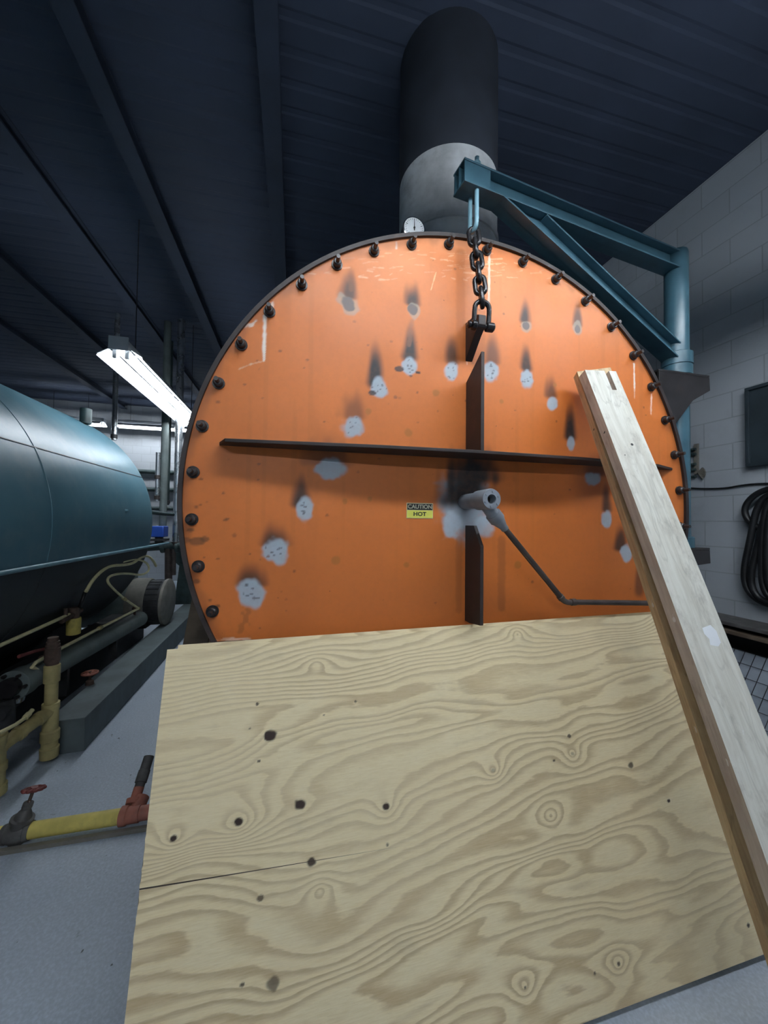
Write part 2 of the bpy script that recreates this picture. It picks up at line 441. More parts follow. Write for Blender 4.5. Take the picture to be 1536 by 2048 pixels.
# ------------------------------------------------------------------ fluorescent strip lights
def strip_light(label, start, along, pairs, group='twin-tube fluorescent strip lights', vent=.082, caps=False, lamp='dim_tube'):
    s = Vector(start); d = Vector(along).normalized(); c = Vector((0, 0, 1)).cross(d); up = Vector((0, 0, 1))
    L = pairs*1.24
    t = thing('fluorescent_light', label, 'ceiling light', s, group)
    q = lambda u, v, h: s + d*u + c*v + up*h
    mb = MB(); mb.obox(q(-.02, -.06, .015), d*(L+.04), c*.12, up*.075)
    obj('housing', mb, 'white', t, bevel=.004)
    prof = [(.165, -.055), (.16, -.035), (vent, .012-(vent-.08)*.5), (vent+.002, .016-(vent-.08)*.5), (.163, -.032), (.168, -.052)]      # wings, with a vent gap beside the housing
    for k in range(pairs):
        for sd in (1, -1):
            mb = MB(); mb.prism([q(k*1.24+.004, sd*v, h) for v, h in prof], d*1.232)
            for e in (.1, 1.1): mb.obox(q(k*1.24+e, sd*.05, .006), d*.03, c*(sd*.075), up*.003)
            obj('reflector', mb, 'white', t, smooth=False)
    for k in range(pairs):
        for v in (-.045, .045):
            u = k*1.24
            mb = MB(); mb.cyl(q(u+.035, v, -.035), q(u+1.205, v, -.035), .0165, 14); obj('tube', mb, lamp, t)
            mb = MB()
            for e in (u+.015, u+1.205): mb.obox(q(e, v-.014, -.055), d*.02, c*.028, up*.07)
            obj('lamp_holder', mb, 'white', t, smooth=False)
    mb = MB(); mb.obox(q(-.03, -.072, -.005), d*.01, c*.144, up*.11); obj('end_plate', mb, 'white', t, smooth=False, bevel=.002)
    if caps:
        for e in (-.012, L+.004):
            mb = MB(); mb.prism([q(e, v, h) for v, h in ((-.172, -.085), (.172, -.085), (.168, -.032), (.10, .09), (-.10, .09), (-.163, -.032))], d*.008); obj('end_cap', mb, 'white', t, smooth=False)
    mb = MB()
    for e in (.3, L-.3): mb.cyl(q(e, 0, .09), q(e, 0, ZC-s.z), .004, 8)
    obj('hanger', mb, 'darkgrey', t)
    return t
strip_light('white twin-tube fluorescent strip light hanging above the teal tank, running away behind the boiler', (-1.40, 3.43, 2.87), (0, 1, 0), 2)
strip_light('far fluorescent strip light across the back of the room, left length above the tank end', (-5.3, 9.3, 3.58), (1, 0, 0), 1, 'fluorescent lights across the back wall')
strip_light('far fluorescent strip light across the back of the room, length beside the boiler edge', (-3.85, 9.3, 3.58), (1, 0, 0), 2, 'fluorescent lights across the back wall')
strip_light('twin-tube fluorescent strip light hanging overhead just in front of the orange door', (-.15, .50, 3.0), (1, 0, 0), 2, vent=.118, caps=True, lamp='tube')
strip_light('added fill strip light, twin-tube, unseen over the aisle behind the camera', (-1.7, -2.3, 3.1), (1, 0, 0), 2, caps=True, lamp='tube')  # fill lamp added to brighten the floor and plywood

# ================================================================== THE ORANGE BOILER
Y0, BX, BZ, BR = 1.40, .731, 1.576, 1.113
CH = 1.072                                   # height of the straight lower edge of the door
boiler = thing('boiler', 'huge round orange boiler with a bolted stained door and black stiffener bars', 'boiler', (BX, Y0+1.5, 0))
sh = MB(); sh.lathe((BX, Y0+.07, BZ), (0, 1, 0), [(0, 1.03), (0, BR-.045), (3.6, BR-.045), (3.6, .9)], 96)
obj('shell', sh, 'dark_green', boiler)
mb = MB()
for yy in (Y0+.45, Y0+2.6):
    mb.prism([(BX-.75, yy, 0), (BX+.75, yy, 0), (BX+.72, yy, .75), (BX-.72, yy, .75)], (0, .25, 0))
obj('saddle', mb, 'concrete', boiler, smooth=False)
# door: one dense sheet whose paint, patches and soot are stored per point
NR, NC = 430, 560
t0 = math.asin((CH-BZ)/(BR-.008)); tt = np.linspace(t0, math.pi/2-.012, NR)
Z = BZ+(BR-.008)*np.sin(tt); Wd = (BR-.008)*np.cos(tt)
uu = np.linspace(-1, 1, NC)
GX = BX+Wd[:, None]*uu[None]; GZ = np.repeat(Z[:, None], NC, 1)
co = np.stack([GX, np.full_like(GX, Y0), GZ], -1).reshape(-1, 3)
door = mesh_np('door', co, grid_faces(NR, NC), 'door', boiler)
def paint_door():
    x, z = GX.ravel(), GZ.ravel()
    c = np.empty((x.size, 3)); c[:] = (.60, .160, .028)
    n1 = vnoise(x*2.2, z*1.6, 1)[:, None]; n2 = vnoise(x*7, z*6, 2)[:, None]
    c *= 1+.08*n1+.05*n2
    fade = (sstep(2.2, 2.65, z)*.6*(.5+.5*vnoise(x*5, z*9, 3)))[:, None]       # paler and mottled towards the top
    c = c*(1-fade)+np.array((.72, .30, .13))*fade
    streak = sstep(.45, .8, vnoise(x*38, z*1.2, 4))*.22*sstep(1.1, 1.5, z)
    c = c*(1-streak[:, None])+np.array((.42, .12, .02))*streak[:, None]
    def put(a, col):
        nonlocal c
        a = np.clip(a, 0, 1)[:, None]; c = c*(1-a)+np.array(col)*a
    def px(X, Y): p = at_y(X, Y, Y0); return p.x, p.z
    S = .00196
    wob = vnoise(x*26, z*26, 5); wob2 = vnoise(x*70, z*70, 6); smo = vnoise(x*34, z*9, 7)
    def soot_shade(X, Y, rx, ry, amt):      # smear that trails upward from a spot
        rx, ry, amt = rx*1.25, ry*1.2, min(1, amt*1.12)
        a, b = px(X, Y); dx = (x-a)/(rx*S); dz = (z-b)/(ry*S)
        up = np.where(dz > 0, dz*.55, dz*2.6)
        d = np.sqrt((dx*(1+np.clip(dz, 0, 3)*.12))**2+up**2)+.22*smo
        put((1-sstep(.35, 1.3, d))*amt, (.018, .014, .013))
    def grey(X, Y, rx, ry, col=(.36, .43, .49), amt=.95, rag=.22, soft=.22):
        a, b = px(X, Y); d = np.hypot((x-a)/(rx*S), (z-b)/(ry*S))+rag*wob+.10*wob2
        put((1-sstep(1-soft, 1+soft, d))*amt, col)
    for X, Y, rx, ry, a in ((820, 712, 15, 30, .95), (750, 765, 14, 32, .95), (903, 722, 14, 24, .75), (986, 722, 15, 26, .6), (1052, 735, 14, 24, .85), (1103, 790, 14, 22, .7),
                            (1139, 872, 14, 30, .95), (706, 832, 22, 22, .5), (601, 1008, 16, 22, .85), (548, 1088, 24, 18, .8), (500, 1168, 22, 18, .75), (697, 592, 17, 22, .8),
                            (823, 606, 15, 20, .85), (1050, 640, 12, 22, .85), (1155, 648, 12, 22, .75), (1212, 1018, 14, 24, .8), (1240, 1095, 18, 24, .8), (1192, 945, 30, 22, .6), (655, 925, 40, 25, .5), (1279, 1180, 14, 40, .6)):
        soot_shade(X, Y, rx, ry, a)
    for X, Y, rx, ry in ((820, 732, 16, 20), (758, 776, 16, 20), (706, 853, 20, 22), (903, 742, 15, 20), (982, 743, 16, 22), (1053, 757, 15, 20), (1105, 807, 13, 15), (1142, 886, 11, 16),
                         (609, 1018, 15, 23), (551, 1103, 24, 23), (502, 1187, 23, 26), (1214, 1037, 14, 20), (1252, 1107, 16, 20), (660, 937, 26, 18), (1186, 958, 22, 14)):
        grey(X, Y, rx, ry)
    for k in range(70):      # specks in the grey patches
        X, Y, rx, ry = [(820, 732, 12, 15), (758, 776, 12, 15), (706, 853, 15, 17), (903, 742, 10, 14), (982, 743, 11, 15), (1053, 757, 11, 15), (551, 1103, 17, 16), (502, 1187, 17, 19), (609, 1018, 11, 16)][k % 9]
        grey(X+rng.normal()*rx*.6, Y+rng.normal()*ry*.6, rng.uniform(1.2, 3.0), rng.uniform(.9, 2), (.07, .075, .08), .75, .5, .3)
    for X, Y, rx, ry in ((697, 606, 15, 17), (823, 618, 13, 13), (1052, 651, 11, 11), (1155, 659, 9, 11)):
        grey(X, Y, rx+3, ry+3, (.34, .30, .23), .6, .6, .18); grey(X, Y, rx-2, ry-2, (.13, .10, .088), 1, .3, .12)
    for X, Y, r in ((745, 786, 7), (798, 738, 8), (835, 745, 6), (822, 752, 5)): grey(X, Y, r, r*.6, (.02, .02, .022), .9, .5, .2)
    # the sprayed grey patch round the burner port, with the shelf's shadow painted into its sooty heart
    grey(932, 1010, 58, 66, (.27, .33, .38), .97, .18, .3); grey(905, 1052, 22, 26, (.42, .49, .55), .9, .3, .3); grey(968, 1052, 22, 24, (.36, .43, .49), .8, .3, .3)
    soot_shade(930, 1000, 52, 46, .95); soot_shade(950, 955, 58, 34, .9)
    # drips, scratches and a painted chain shadow
    def line(x0, y0, x1, y1, wpx, col, amt, rag=.6):
        (a, b), (c2, d2) = px(x0, y0), px(x1, y1)
        vx, vz = c2-a, d2-b; L2 = vx*vx+vz*vz; t = np.clip(((x-a)*vx+(z-b)*vz)/L2, 0, 1)
        d = np.hypot(x-a-t*vx, z-b-t*vz)/(wpx*S*.5)
        put((1-sstep(.6, 1.4, d+rag*wob2))*amt, col)
    Wt = (.80, .74, .66)
    line(530, 632, 528, 722, 5, Wt, .95); line(528, 722, 502, 728, 2.5, (.75, .5, .33), .6); line(502, 728, 478, 738, 2.5, (.75, .5, .33), .6)
    line(500, 652, 512, 642, 5, Wt, .8, 1.0); line(545, 605, 542, 628, 4, Wt, .8); line(488, 655, 498, 648, 4, Wt, .7, 1)
    line(979, 500, 977, 655, 4.5, (.85, .62, .48), .85); line(1268, 728, 1269, 775, 4, Wt, .9); line(1269, 775, 1269, 795, 3, Wt, .4)
    line(1303, 788, 1302, 828, 4, (.85, .6, .5), .8); line(872, 545, 862, 580, 2.5, (.85, .55, .25), .6); line(826, 484, 826, 500, 3, Wt, .6); line(793, 484, 793, 497, 3, Wt, .7)
    for k in range(120):
        X, Y = rng.uniform(600, 1150), rng.uniform(500, 560); l = rng.uniform(4, 22)
        line(X, Y, X+l, Y+rng.uniform(-3, 3), rng.uniform(1.5, 3), (.85, .52, .30), rng.uniform(.15, .5), .8)
    line(921, 505, 921, 715, 20, (.40, .10, .015), .45, .12); line(934, 650, 934, 728, 3, (.85, .50, .36), .7)  # first line paints in the chain's shadow, left of the chain
    line(700, 560, 702, 575, 14, (.30, .1, .03), .35); line(823, 640, 818, 690, 8, (.32, .12, .05), .45)
    # little blemishes and the rounded rust marks
    for X, Y, r in ((872, 787, 8), (816, 866, 8), (737, 823, 7), (740, 998, 5), (690, 1003, 4), (672, 1120, 8), (812, 1130, 6), (1036, 1130, 7), (1003, 803, 6), (1110, 770, 4)):
        grey(X, Y, r, r, (.36, .13, .02), .7, .3, .3)
    for X, Y, r in ((393, 1014, 7), (401, 1010, 5), (393, 1083, 9), (410, 1078, 5), (372, 1080, 6), (392, 1163, 6), (395, 1140, 5), (402, 958, 4), (450, 1040, 5), (455, 1038, 5), (436, 1118, 4), (420, 1200, 6), (437, 1212, 5), (380, 1060, 6)):
        grey(X, Y, r, r*.6, (.13, .05, .015), .75, .8, .3)
    for k in range(90):
        X, Y = rng.uniform(380, 1340), rng.uniform(500, 1270); r = rng.uniform(1.5, 3.5)
        grey(X, Y, r, r*.8, (.18, .06, .02), rng.uniform(.3, .8), .4, .3)
    line(480, 1262, 496, 1225, 12, (.32, .10, .02), .6, 1); line(432, 1281, 500, 1277, 5, (.85, .6, .45), .8, 1)
    line(1003, 1080, 1003, 1215, 18, (.26, .08, .02), .5, .15); line(918, 1080, 918, 1220, 14, (.27, .08, .02), .4, .15)  # darker brown bands either side of the lower stiffener
    edge = sstep(BR-.05, BR-.01, np.hypot(x-BX, z-BZ)+.012*wob); put(edge*.5, (.22, .07, .02))
    return c
pc = paint_door()
ca = door.data.color_attributes.new('paint', 'FLOAT_COLOR', 'POINT')
ca.data.foreach_set('color', np.concatenate([pc, np.ones((len(pc), 1))], 1).astype(np.float32).ravel())
door.data.polygons.foreach_set('use_smooth', [True]*len(door.data.polygons))
# rim lip round the door and its straight lower lip
mb = MB(); n = 150
prof = [(BR-.012, Y0-.012), (BR+.002, Y0-.014), (BR+.004, Y0+.05), (BR-.02, Y0+.06), (BR-.10, Y0+.06), (BR-.10, Y0+.004), (BR-.012, Y0+.004)]
rows = []
ta, tb = t0-.004, math.pi-t0+.004
for i in range(n+1):
    t = ta+(tb-ta)*i/n
    rows.append([mb.bm.verts.new((BX+r*math.cos(t), yy, BZ+r*math.sin(t))) for r, yy in prof])
for i in range(n): mb.bridge(rows[i], rows[i+1])
mb.face(rows[0]); mb.face(rows[-1][::-1])
obj('rim', mb, 'trim', boiler)
wx = math.sqrt(BR**2-(CH-BZ)**2)
obj('lower_lip', MB().box((BX-wx+.01, Y0-.022, CH-.024), (BX+wx-.01, Y0+.05, CH+.004)), 'trim', boiler, bevel=.002)
obj('lower_plate', MB().prism([(BX+1.0*math.cos(t), Y0+.045, BZ+1.0*math.sin(t)) for t in np.linspace(math.pi+.5, 2*math.pi-.5, 30)], (0, .02, 0)), 'darkgrey', boiler, smooth=False)
angs = [96.9+8.72*k for k in range(14)] + [96.9-9.22*k for k in range(1, 13)]
proto = None
for a in angs:
    t = math.radians(a); p = Vector((BX+1.073*math.cos(t), Y0, BZ+1.073*math.sin(t)))
    if p.z < CH+.02: continue
    if proto is None:
        mb = MB(); off = root_loc(boiler)
        mb.lathe(off, (0, -1, 0), [(0, .021), (.006, .021), (.006, .0155), (.022, .0155), (.026, .012)], 20)
        mb.cyl(off+Vector((0, -.02, 0)), off+Vector((0, -.052, 0)), .0075, 14)
        proto = obj('bolt', mb, 'black', boiler); o = proto
    else:
        o = proto.copy(); COL.objects.link(o); o.parent = boiler
    o.location = p - root_loc(boiler)
# stiffeners
FY = Y0-.128
zs = 1.760
xl, xr = at_y(443, 881, FY).x, 1.60
obj('horizontal_stiffener', MB().prism([(xl, FY+.055, zs), (.30, FY+.008, zs), (.69, FY-.004, zs), (1.15, FY+.008, zs), (xr, FY+.06, zs), (1.765, Y0, zs), (xl-.03, Y0, zs)], (0, 0, .012)), 'trim', boiler, smooth=False, bevel=.0015)
VX = .684
pz = at_y(968, 703, FY).z
obj('upper_vertical_stiffener', MB().prism([(VX, Y0, zs+.012), (VX, FY, zs+.012), (VX, FY, pz), (VX, Y0, pz-.075)], (.014, 0, 0)), 'trim', boiler, smooth=False, bevel=.0015)
obj('lower_vertical_stiffener', MB().prism([(VX, Y0, 1.10), (VX, Y0-.04, 1.10), (VX, FY, 1.114), (VX, FY, 1.41), (VX, FY+.055, 1.487), (VX, Y0, 1.487)], (.014, 0, 0)), 'trim', boiler, smooth=False, bevel=.0015)
obj('lifting_lug', MB().prism([(VX-.004, Y0, 2.165), (VX-.004, 1.325, 2.235), (VX-.004, 1.285, 2.262), (VX-.004, 1.285, 2.30), (VX-.004, 1.315, 2.315), (VX-.004, Y0, 2.325)], (.032, 0, 0)), 'trim', boiler, smooth=False, bevel=.003)
# burner port pipe with its side branch
PX, PZ = .682, 1.583
port = MB(); port.lathe((PX, Y0, PZ), (0, -1, 0), [(0, .030), (.012, .031), (.115, .031), (.12, .037), (.205, .038), (.213, .035), (.213, .017), (.17, .016), (.17, .001)], 36)
for k in range(6):
    t = k*math.pi/3+.4; port.cyl((PX+.027*math.cos(t), Y0-.212, PZ+.027*math.sin(t)), (PX+.027*math.cos(t), Y0-.2155, PZ+.027*math.sin(t)), .0035, 10)
port = obj('sight_port', port, 'portgrey', boiler)
obj('port_bore', MB().cyl((PX, Y0-.172, PZ), (PX, Y0-.174, PZ), .0155, 24), 'black', port)
A = Vector((PX+.012, Y0-.165, PZ-.03)); B = at_y(1130, 1205, 1.33); dv = (B-A).normalized()
mb = MB(); mb.lathe(A, dv, [(-.01, .021), (.03, .024), (.032, .029), (.062, .029), (.066, .026), (.085, .02), (.10, .015), (.115, .0145)], 24)
obj('branch_fitting', mb, 'portgrey', boiler)
E = at_y(1420, 1208, 1.345)
mb = MB(); mb.tube([A+dv*.09, A+dv*.2, B-dv*.045, B-dv*.012, B+Vector((.016, 0, -.001)), B+Vector((.05, 0, 0)), E], .0115, 16, smooth=1)
mb.lathe(B+Vector((.028, 0, 0)), (1, 0, 0), [(0, .0115), (.002, .0145), (.022, .0145), (.024, .0115)], 16)
mb.lathe(B-dv*.045, dv, [(0, .0115), (.002, .0145), (.018, .0145), (.02, .0115)], 16)
mb.cyl(E, E+Vector((0, .08, 0)), .0115, 16)
obj('drain_pipe', mb, 'steam', boiler)
# brackets that carry the crane post
def bracket(z_top, z_bot_in, tipz, xin, xout):
    mb = MB()
    for yy in (1.435, 1.565):
        mb.prism([(xin-.12, yy, z_top), (xout, yy, z_top), (xout+.004, yy, z_top-.066), (xout-.11, yy, tipz), (xin-.02, yy, z_bot_in), (xin-.12, yy, z_bot_in)], (0, .012, 0))
    mb.box((xin-.12, 1.435, z_top), (xout, 1.577, z_top+.012))
    return obj('crane_bracket', mb, 'black', boiler, smooth=False, bevel=.002)
bracket(2.252, 1.995, 2.125, 1.85, 2.055)
bracket(1.372, 1.20, 1.295, 1.88, 2.045)

# caution sticker
p0, p1, p2 = at_y(813, 1005, Y0), at_y(866, 1009, Y0), at_y(812, 1036, Y0)
SX, SZ, SW, SH = p0.x, p2.z-.001, p1.x-p0.x, p0.z-p2.z
sg = thing('caution_sticker', 'small yellow and black CAUTION HOT sticker on the orange door left of the port pipe', 'sign', (SX+SW/2, Y0, SZ))
obj('sticker', MB().box((SX, Y0-.0012, SZ), (SX+SW, Y0-.0002, SZ+SH)), 'stickerborder', sg, smooth=False)
obj('yellow_panel', MB().box((SX+.002, Y0-.0020, SZ+.002), (SX+SW-.002, Y0-.0010, SZ+SH*.52)), 'stickeryellow', sg, smooth=False)
obj('black_panel', MB().box((SX+.003, Y0-.0020, SZ+SH*.55), (SX+SW-.003, Y0-.0010, SZ+SH-.003)), 'ink', sg, smooth=False)
def lettering(txt, cx, cz, width, height, y, m, parent, weight=.02):
    cu = bpy.data.curves.new('lettering', 'FONT'); cu.body = txt; cu.align_x = 'CENTER'; cu.align_y = 'CENTER'; cu.size = 1; cu.offset = weight; cu.extrude = .02
    tmp = bpy.data.objects.new('tmp', cu); COL.objects.link(tmp); bpy.context.view_layer.update()
    dg = bpy.context.evaluated_depsgraph_get(); me = bpy.data.meshes.new_from_object(tmp.evaluated_get(dg)); bpy.data.objects.remove(tmp)
    v = np.empty(len(me.vertices)*3); me.vertices.foreach_get('co', v); v = v.reshape(-1, 3)
    lo, hi = v.min(0), v.max(0); off = root_loc(parent)
    q = np.stack([cx+(v[:, 0]-(lo[0]+hi[0])/2)*width/(hi[0]-lo[0]), y-(v[:, 2]-lo[2])*.01, cz+(v[:, 1]-(lo[1]+hi[1])/2)*height/(hi[1]-lo[1])], -1)-np.array(off)
    me.vertices.foreach_set('co', q.ravel()); me.materials.clear(); me.materials.append(M_[m]); me.update()
    o = bpy.data.objects.new('lettering', me); COL.objects.link(o); o.parent = parent; return o
lettering('CAUTION', SX+SW/2, SZ+SH*.765, SW*.90, SH*.27, Y0-.0021, 'letter', sg)
lettering('HOT', SX+SW/2, SZ+SH*.29, SW*.48, SH*.27, Y0-.0021, 'ink', sg, .03)

# dial thermometer on top of the shell, just behind the door
GC = at_y(828, 457, 1.52)
dg_ = thing('dial_gauge', 'round white dial thermometer peeking over the top of the orange boiler', 'gauge', (GC.x, 1.55, BZ+BR-.05))
obj('case', MB().lathe((GC.x, 1.56, GC.z), (0, -1, 0), [(0, .048), (.035, .050), (.042, .0505), (.044, .046), (.040, .0455)], 40, True), 'chrome', dg_)
face = MB().cyl((GC.x, 1.5215, GC.z), (GC.x, 1.5165, GC.z), .0455, 40)
obj('dial', face, 'dial', dg_)
mb = MB()
for k in range(21):
    t = math.radians(225-270*k/20); r1 = .041; r2 = .036 if k % 5 else .032; wv = Vector((-math.sin(t), 0, math.cos(t)))*(.0006 if k % 5 else .0011)
    d = Vector((math.cos(t), 0, math.sin(t))); c0 = Vector((GC.x, 1.5158, GC.z))
    mb.prism([c0+d*r1-wv, c0+d*r1+wv, c0+d*r2+wv, c0+d*r2-wv], (0, .0006, 0))
obj('scale', mb, 'ink', dg_, smooth=False)
mb = MB().prism([(GC.x-.0022, 1.5145, GC.z-.012), (GC.x+.0022, 1.5145, GC.z-.012), (GC.x+.001, 1.5145, GC.z+.030), (GC.x-.001, 1.5145, GC.z+.030)], (0, .001, 0))
mb.cyl((GC.x, 1.517, GC.z), (GC.x, 1.512, GC.z), .004, 16)
obj('pointer', mb, 'ink', dg_, smooth=False)
obj('stem', MB().cyl((GC.x, 1.56, GC.z-.01), (GC.x, 1.60, BZ+BR-.06), .009, 14), 'chrome', dg_)

# smoke stack
ST = thing('smokestack', 'grey galvanised smokestack rising from the boiler behind the crane arm', 'chimney', (.86, 2.02, 2.62))
mb = MB(); mb.lathe((.86, 2.02, 2.58), (0, 0, 1), [(0, .285), (.50, .285), (.502, .293), (.535, .293), (.537, .285), (1.2, .285), (.90, .285)], 64)
obj('pipe', mb, 'stack', ST)
obj('upper_section', MB().lathe((.86, 2.02, 3.47), (0, 0, 1), [(0, .287), (1.0, .287)], 64), 'shadestack', ST)  # upper length coloured dark to stand in for shade above the lamps
obj('collar', MB().lathe((.86, 2.02, 2.55), (0, 0, 1), [(0, .36), (.11, .36), (.12, .30), (.13, .286)], 64), 'stack', ST)

# ================================================================== JIB CRANE AND CHAIN
A = Vector((.605, 1.31, 2.80)); PB = Vector((1.925, 1.5, 0))
h = Vector((PB.x-A.x, PB.y-A.y, 0)).normalized(); nn = Vector((h.y, -h.x, 0)); LB = Vector((PB.x-A.x, PB.y-A.y, 0)).length
crane = thing('jib_crane', 'blue-green steel jib crane arm on a round post beside the boiler', 'crane', (PB.x, PB.y, 1.38))
def bq(s, t, z): return Vector((A.x, A.y, 0)) + h*s + nn*t + Vector((0, 0, z))
HB, FT, FWd = .092, .008, .040
zb = lambda s: 2.798 + s*.012
mb = MB()
Lb = LB-.03
def ibeam(mb, path_top, path_bot):   # two (s,z) lines; flanges lie along them
    for (s0, z0), (s1, z1), sg_ in ((path_top[0], path_top[1], -1), (path_bot[0], path_bot[1], 1)):
        mb.hexa([bq(s0, FWd, z0), bq(s1, FWd, z1), bq(s1, -FWd, z1), bq(s0, -FWd, z0), bq(s0, FWd, z0+sg_*FT), bq(s1, FWd, z1+sg_*FT), bq(s1, -FWd, z1+sg_*FT), bq(s0, -FWd, z0+sg_*FT)])
    q = [path_top[0], path_top[1], path_bot[1], path_bot[0]]
    mb.prism([bq(s, -.0035, z) for s, z in q], nn*.007)
ibeam(mb, [(0, zb(0)+HB), (Lb, zb(Lb)+HB)], [(0, zb(0)), (Lb, zb(Lb))])
boom = obj('arm', mb, 'teal', crane, smooth=False, bevel=.001)
for t in (FWd-.009, -FWd+.003):
    obj('end_plate', MB().hexa([bq(.002, t, zb(0)+FT), bq(.122, t, zb(.12)+FT), bq(.122, t+.006, zb(.12)+FT), bq(.002, t+.006, zb(0)+FT),
                                bq(.002, t, zb(0)+HB-FT), bq(.122, t, zb(.12)+HB-FT), bq(.122, t+.006, zb(.12)+HB-FT), bq(.002, t+.006, zb(0)+HB-FT)]), 'teal', crane, smooth=False)
mb = MB(); ibeam(mb, [(.41, zb(.41)), (Lb, 2.425)], [(.185, zb(.185)), (Lb, 2.335)])
obj('brace', mb, 'teal', crane, smooth=False, bevel=.001)
mb = MB(); mb.lathe((PB.x, PB.y, 2.385), (0, 0, 1), [(0, .053), (.52, .053), (.535, .050), (.54, .02)], 40); obj('upper_post', mb, 'teal', crane)
mb = MB(); mb.lathe((PB.x, PB.y, 2.265), (0, 0, 1), [(0, .066), (.05, .066), (.051, .064), (.054, .064), (.055, .068), (.115, .068), (.12, .06)], 40); obj('sleeve', mb, 'teal', crane)
mb = MB(); mb.lathe((PB.x, PB.y, 1.43), (0, 0, 1), [(0, .052), (.84, .052)], 40); obj('lower_post', mb, 'teal', crane)
mb = MB(); mb.lathe((PB.x, PB.y, 1.385), (0, 0, 1), [(0, .066), (.05, .066), (.055, .06)], 40); obj('foot_sleeve', mb, 'teal', crane)
# U-bolt
sU = .068; zu = 2.652
mb = MB(); pts = [bq(sU, .022, 2.93), bq(sU, .022, 2.75), bq(sU, .022, zu+.03)]
for k in range(1, 8):
    t = math.pi*k/8; pts.append(bq(sU, .022*math.cos(t), zu+.022-.022*math.sin(t)))
pts += [bq(sU, -.022, zu+.03), bq(sU, -.022, 2.75), bq(sU, -.022, 2.93)]
mb.tube(pts, .0085, 14)
ub = obj('u_bolt', mb, 'teal_light', crane)
mb = MB()
for t in (.022, -.022):
    mb.lathe(bq(sU, t, zb(sU)+HB), (0, 0, 1), [(0, .019), (.004, .019), (.004, .015), (.018, .015)], 6)
obj('nut', mb, 'teal_light', ub, smooth=False)
# chain
CT = bq(sU, 0, zu); CB = Vector((VX+.012, 1.288, 2.345))
chain = thing('lifting_chain', 'heavy black link chain hanging from the crane arm to the boiler door lug', 'chain', CB)
def link_pts(c, d, side, inner, hw):
    d = d.normalized(); side = (side - d*side.dot(d)).normalized(); P = []
    s2 = inner/2-hw
    for k in range(9): t = math.pi*k/8; P.append(c + d*(s2+hw*math.sin(t)) + side*(hw*math.cos(t)))
    for k in range(9): t = math.pi*k/8; P.append(c - d*(s2+hw*math.sin(t)) - side*(hw*math.cos(t)))
    return P
dC = (CB-CT); nl = 6; rw = .0092
pit = (dC.length)/(nl+.0)
for i in range(nl):
    c = CT + dC*((i+.5)/nl)
    yaw = .45 if i % 2 == 0 else .45+math.pi/2
    side = Vector((math.cos(yaw), -math.sin(yaw), 0))
    obj('chain_link', MB().tube(link_pts(c, dC, side, pit+rw*2+.003, .0185), rw, 12, True), 'chain', chain)
# bow shackle
sk = thing('bow_shackle', 'black bow shackle pinned through the lug at the lower end of the chain', 'shackle', (VX+.012, 1.30, 2.26))
SC = Vector((VX+.012, 1.297, 2.262)); bd = (CB-SC).normalized(); pts = []
for s in (0, .03, .06): pts.append(SC + Vector((-.031, 0, 0)) + bd*s)
for k in range(1, 8): t = math.pi*k/8; pts.append(SC + bd*(.066+.026*math.sin(t)) + Vector((-.031*math.cos(t), 0, 0)))
for s in (.06, .03, 0): pts.append(SC + Vector((.031, 0, 0)) + bd*s)
mb = MB().tube(pts, .0095, 14, smooth=1)
for s in (-1, 1): mb.lathe(SC+Vector((s*.031-.011, 0, 0)), (1, 0, 0), [(0, .014), (.003, .018), (.019, .018), (.022, .014)], 24)
obj('bow', mb, 'chain', sk)
mb = MB(); mb.lathe(SC+Vector((-.058, 0, 0)), (1, 0, 0), [(0, .008), (.003, .014), (.012, .014), (.015, .009), (.095, .009), (.096, .018), (.108, .018), (.114, .012)], 20)
obj('pin', mb, 'chain', sk)

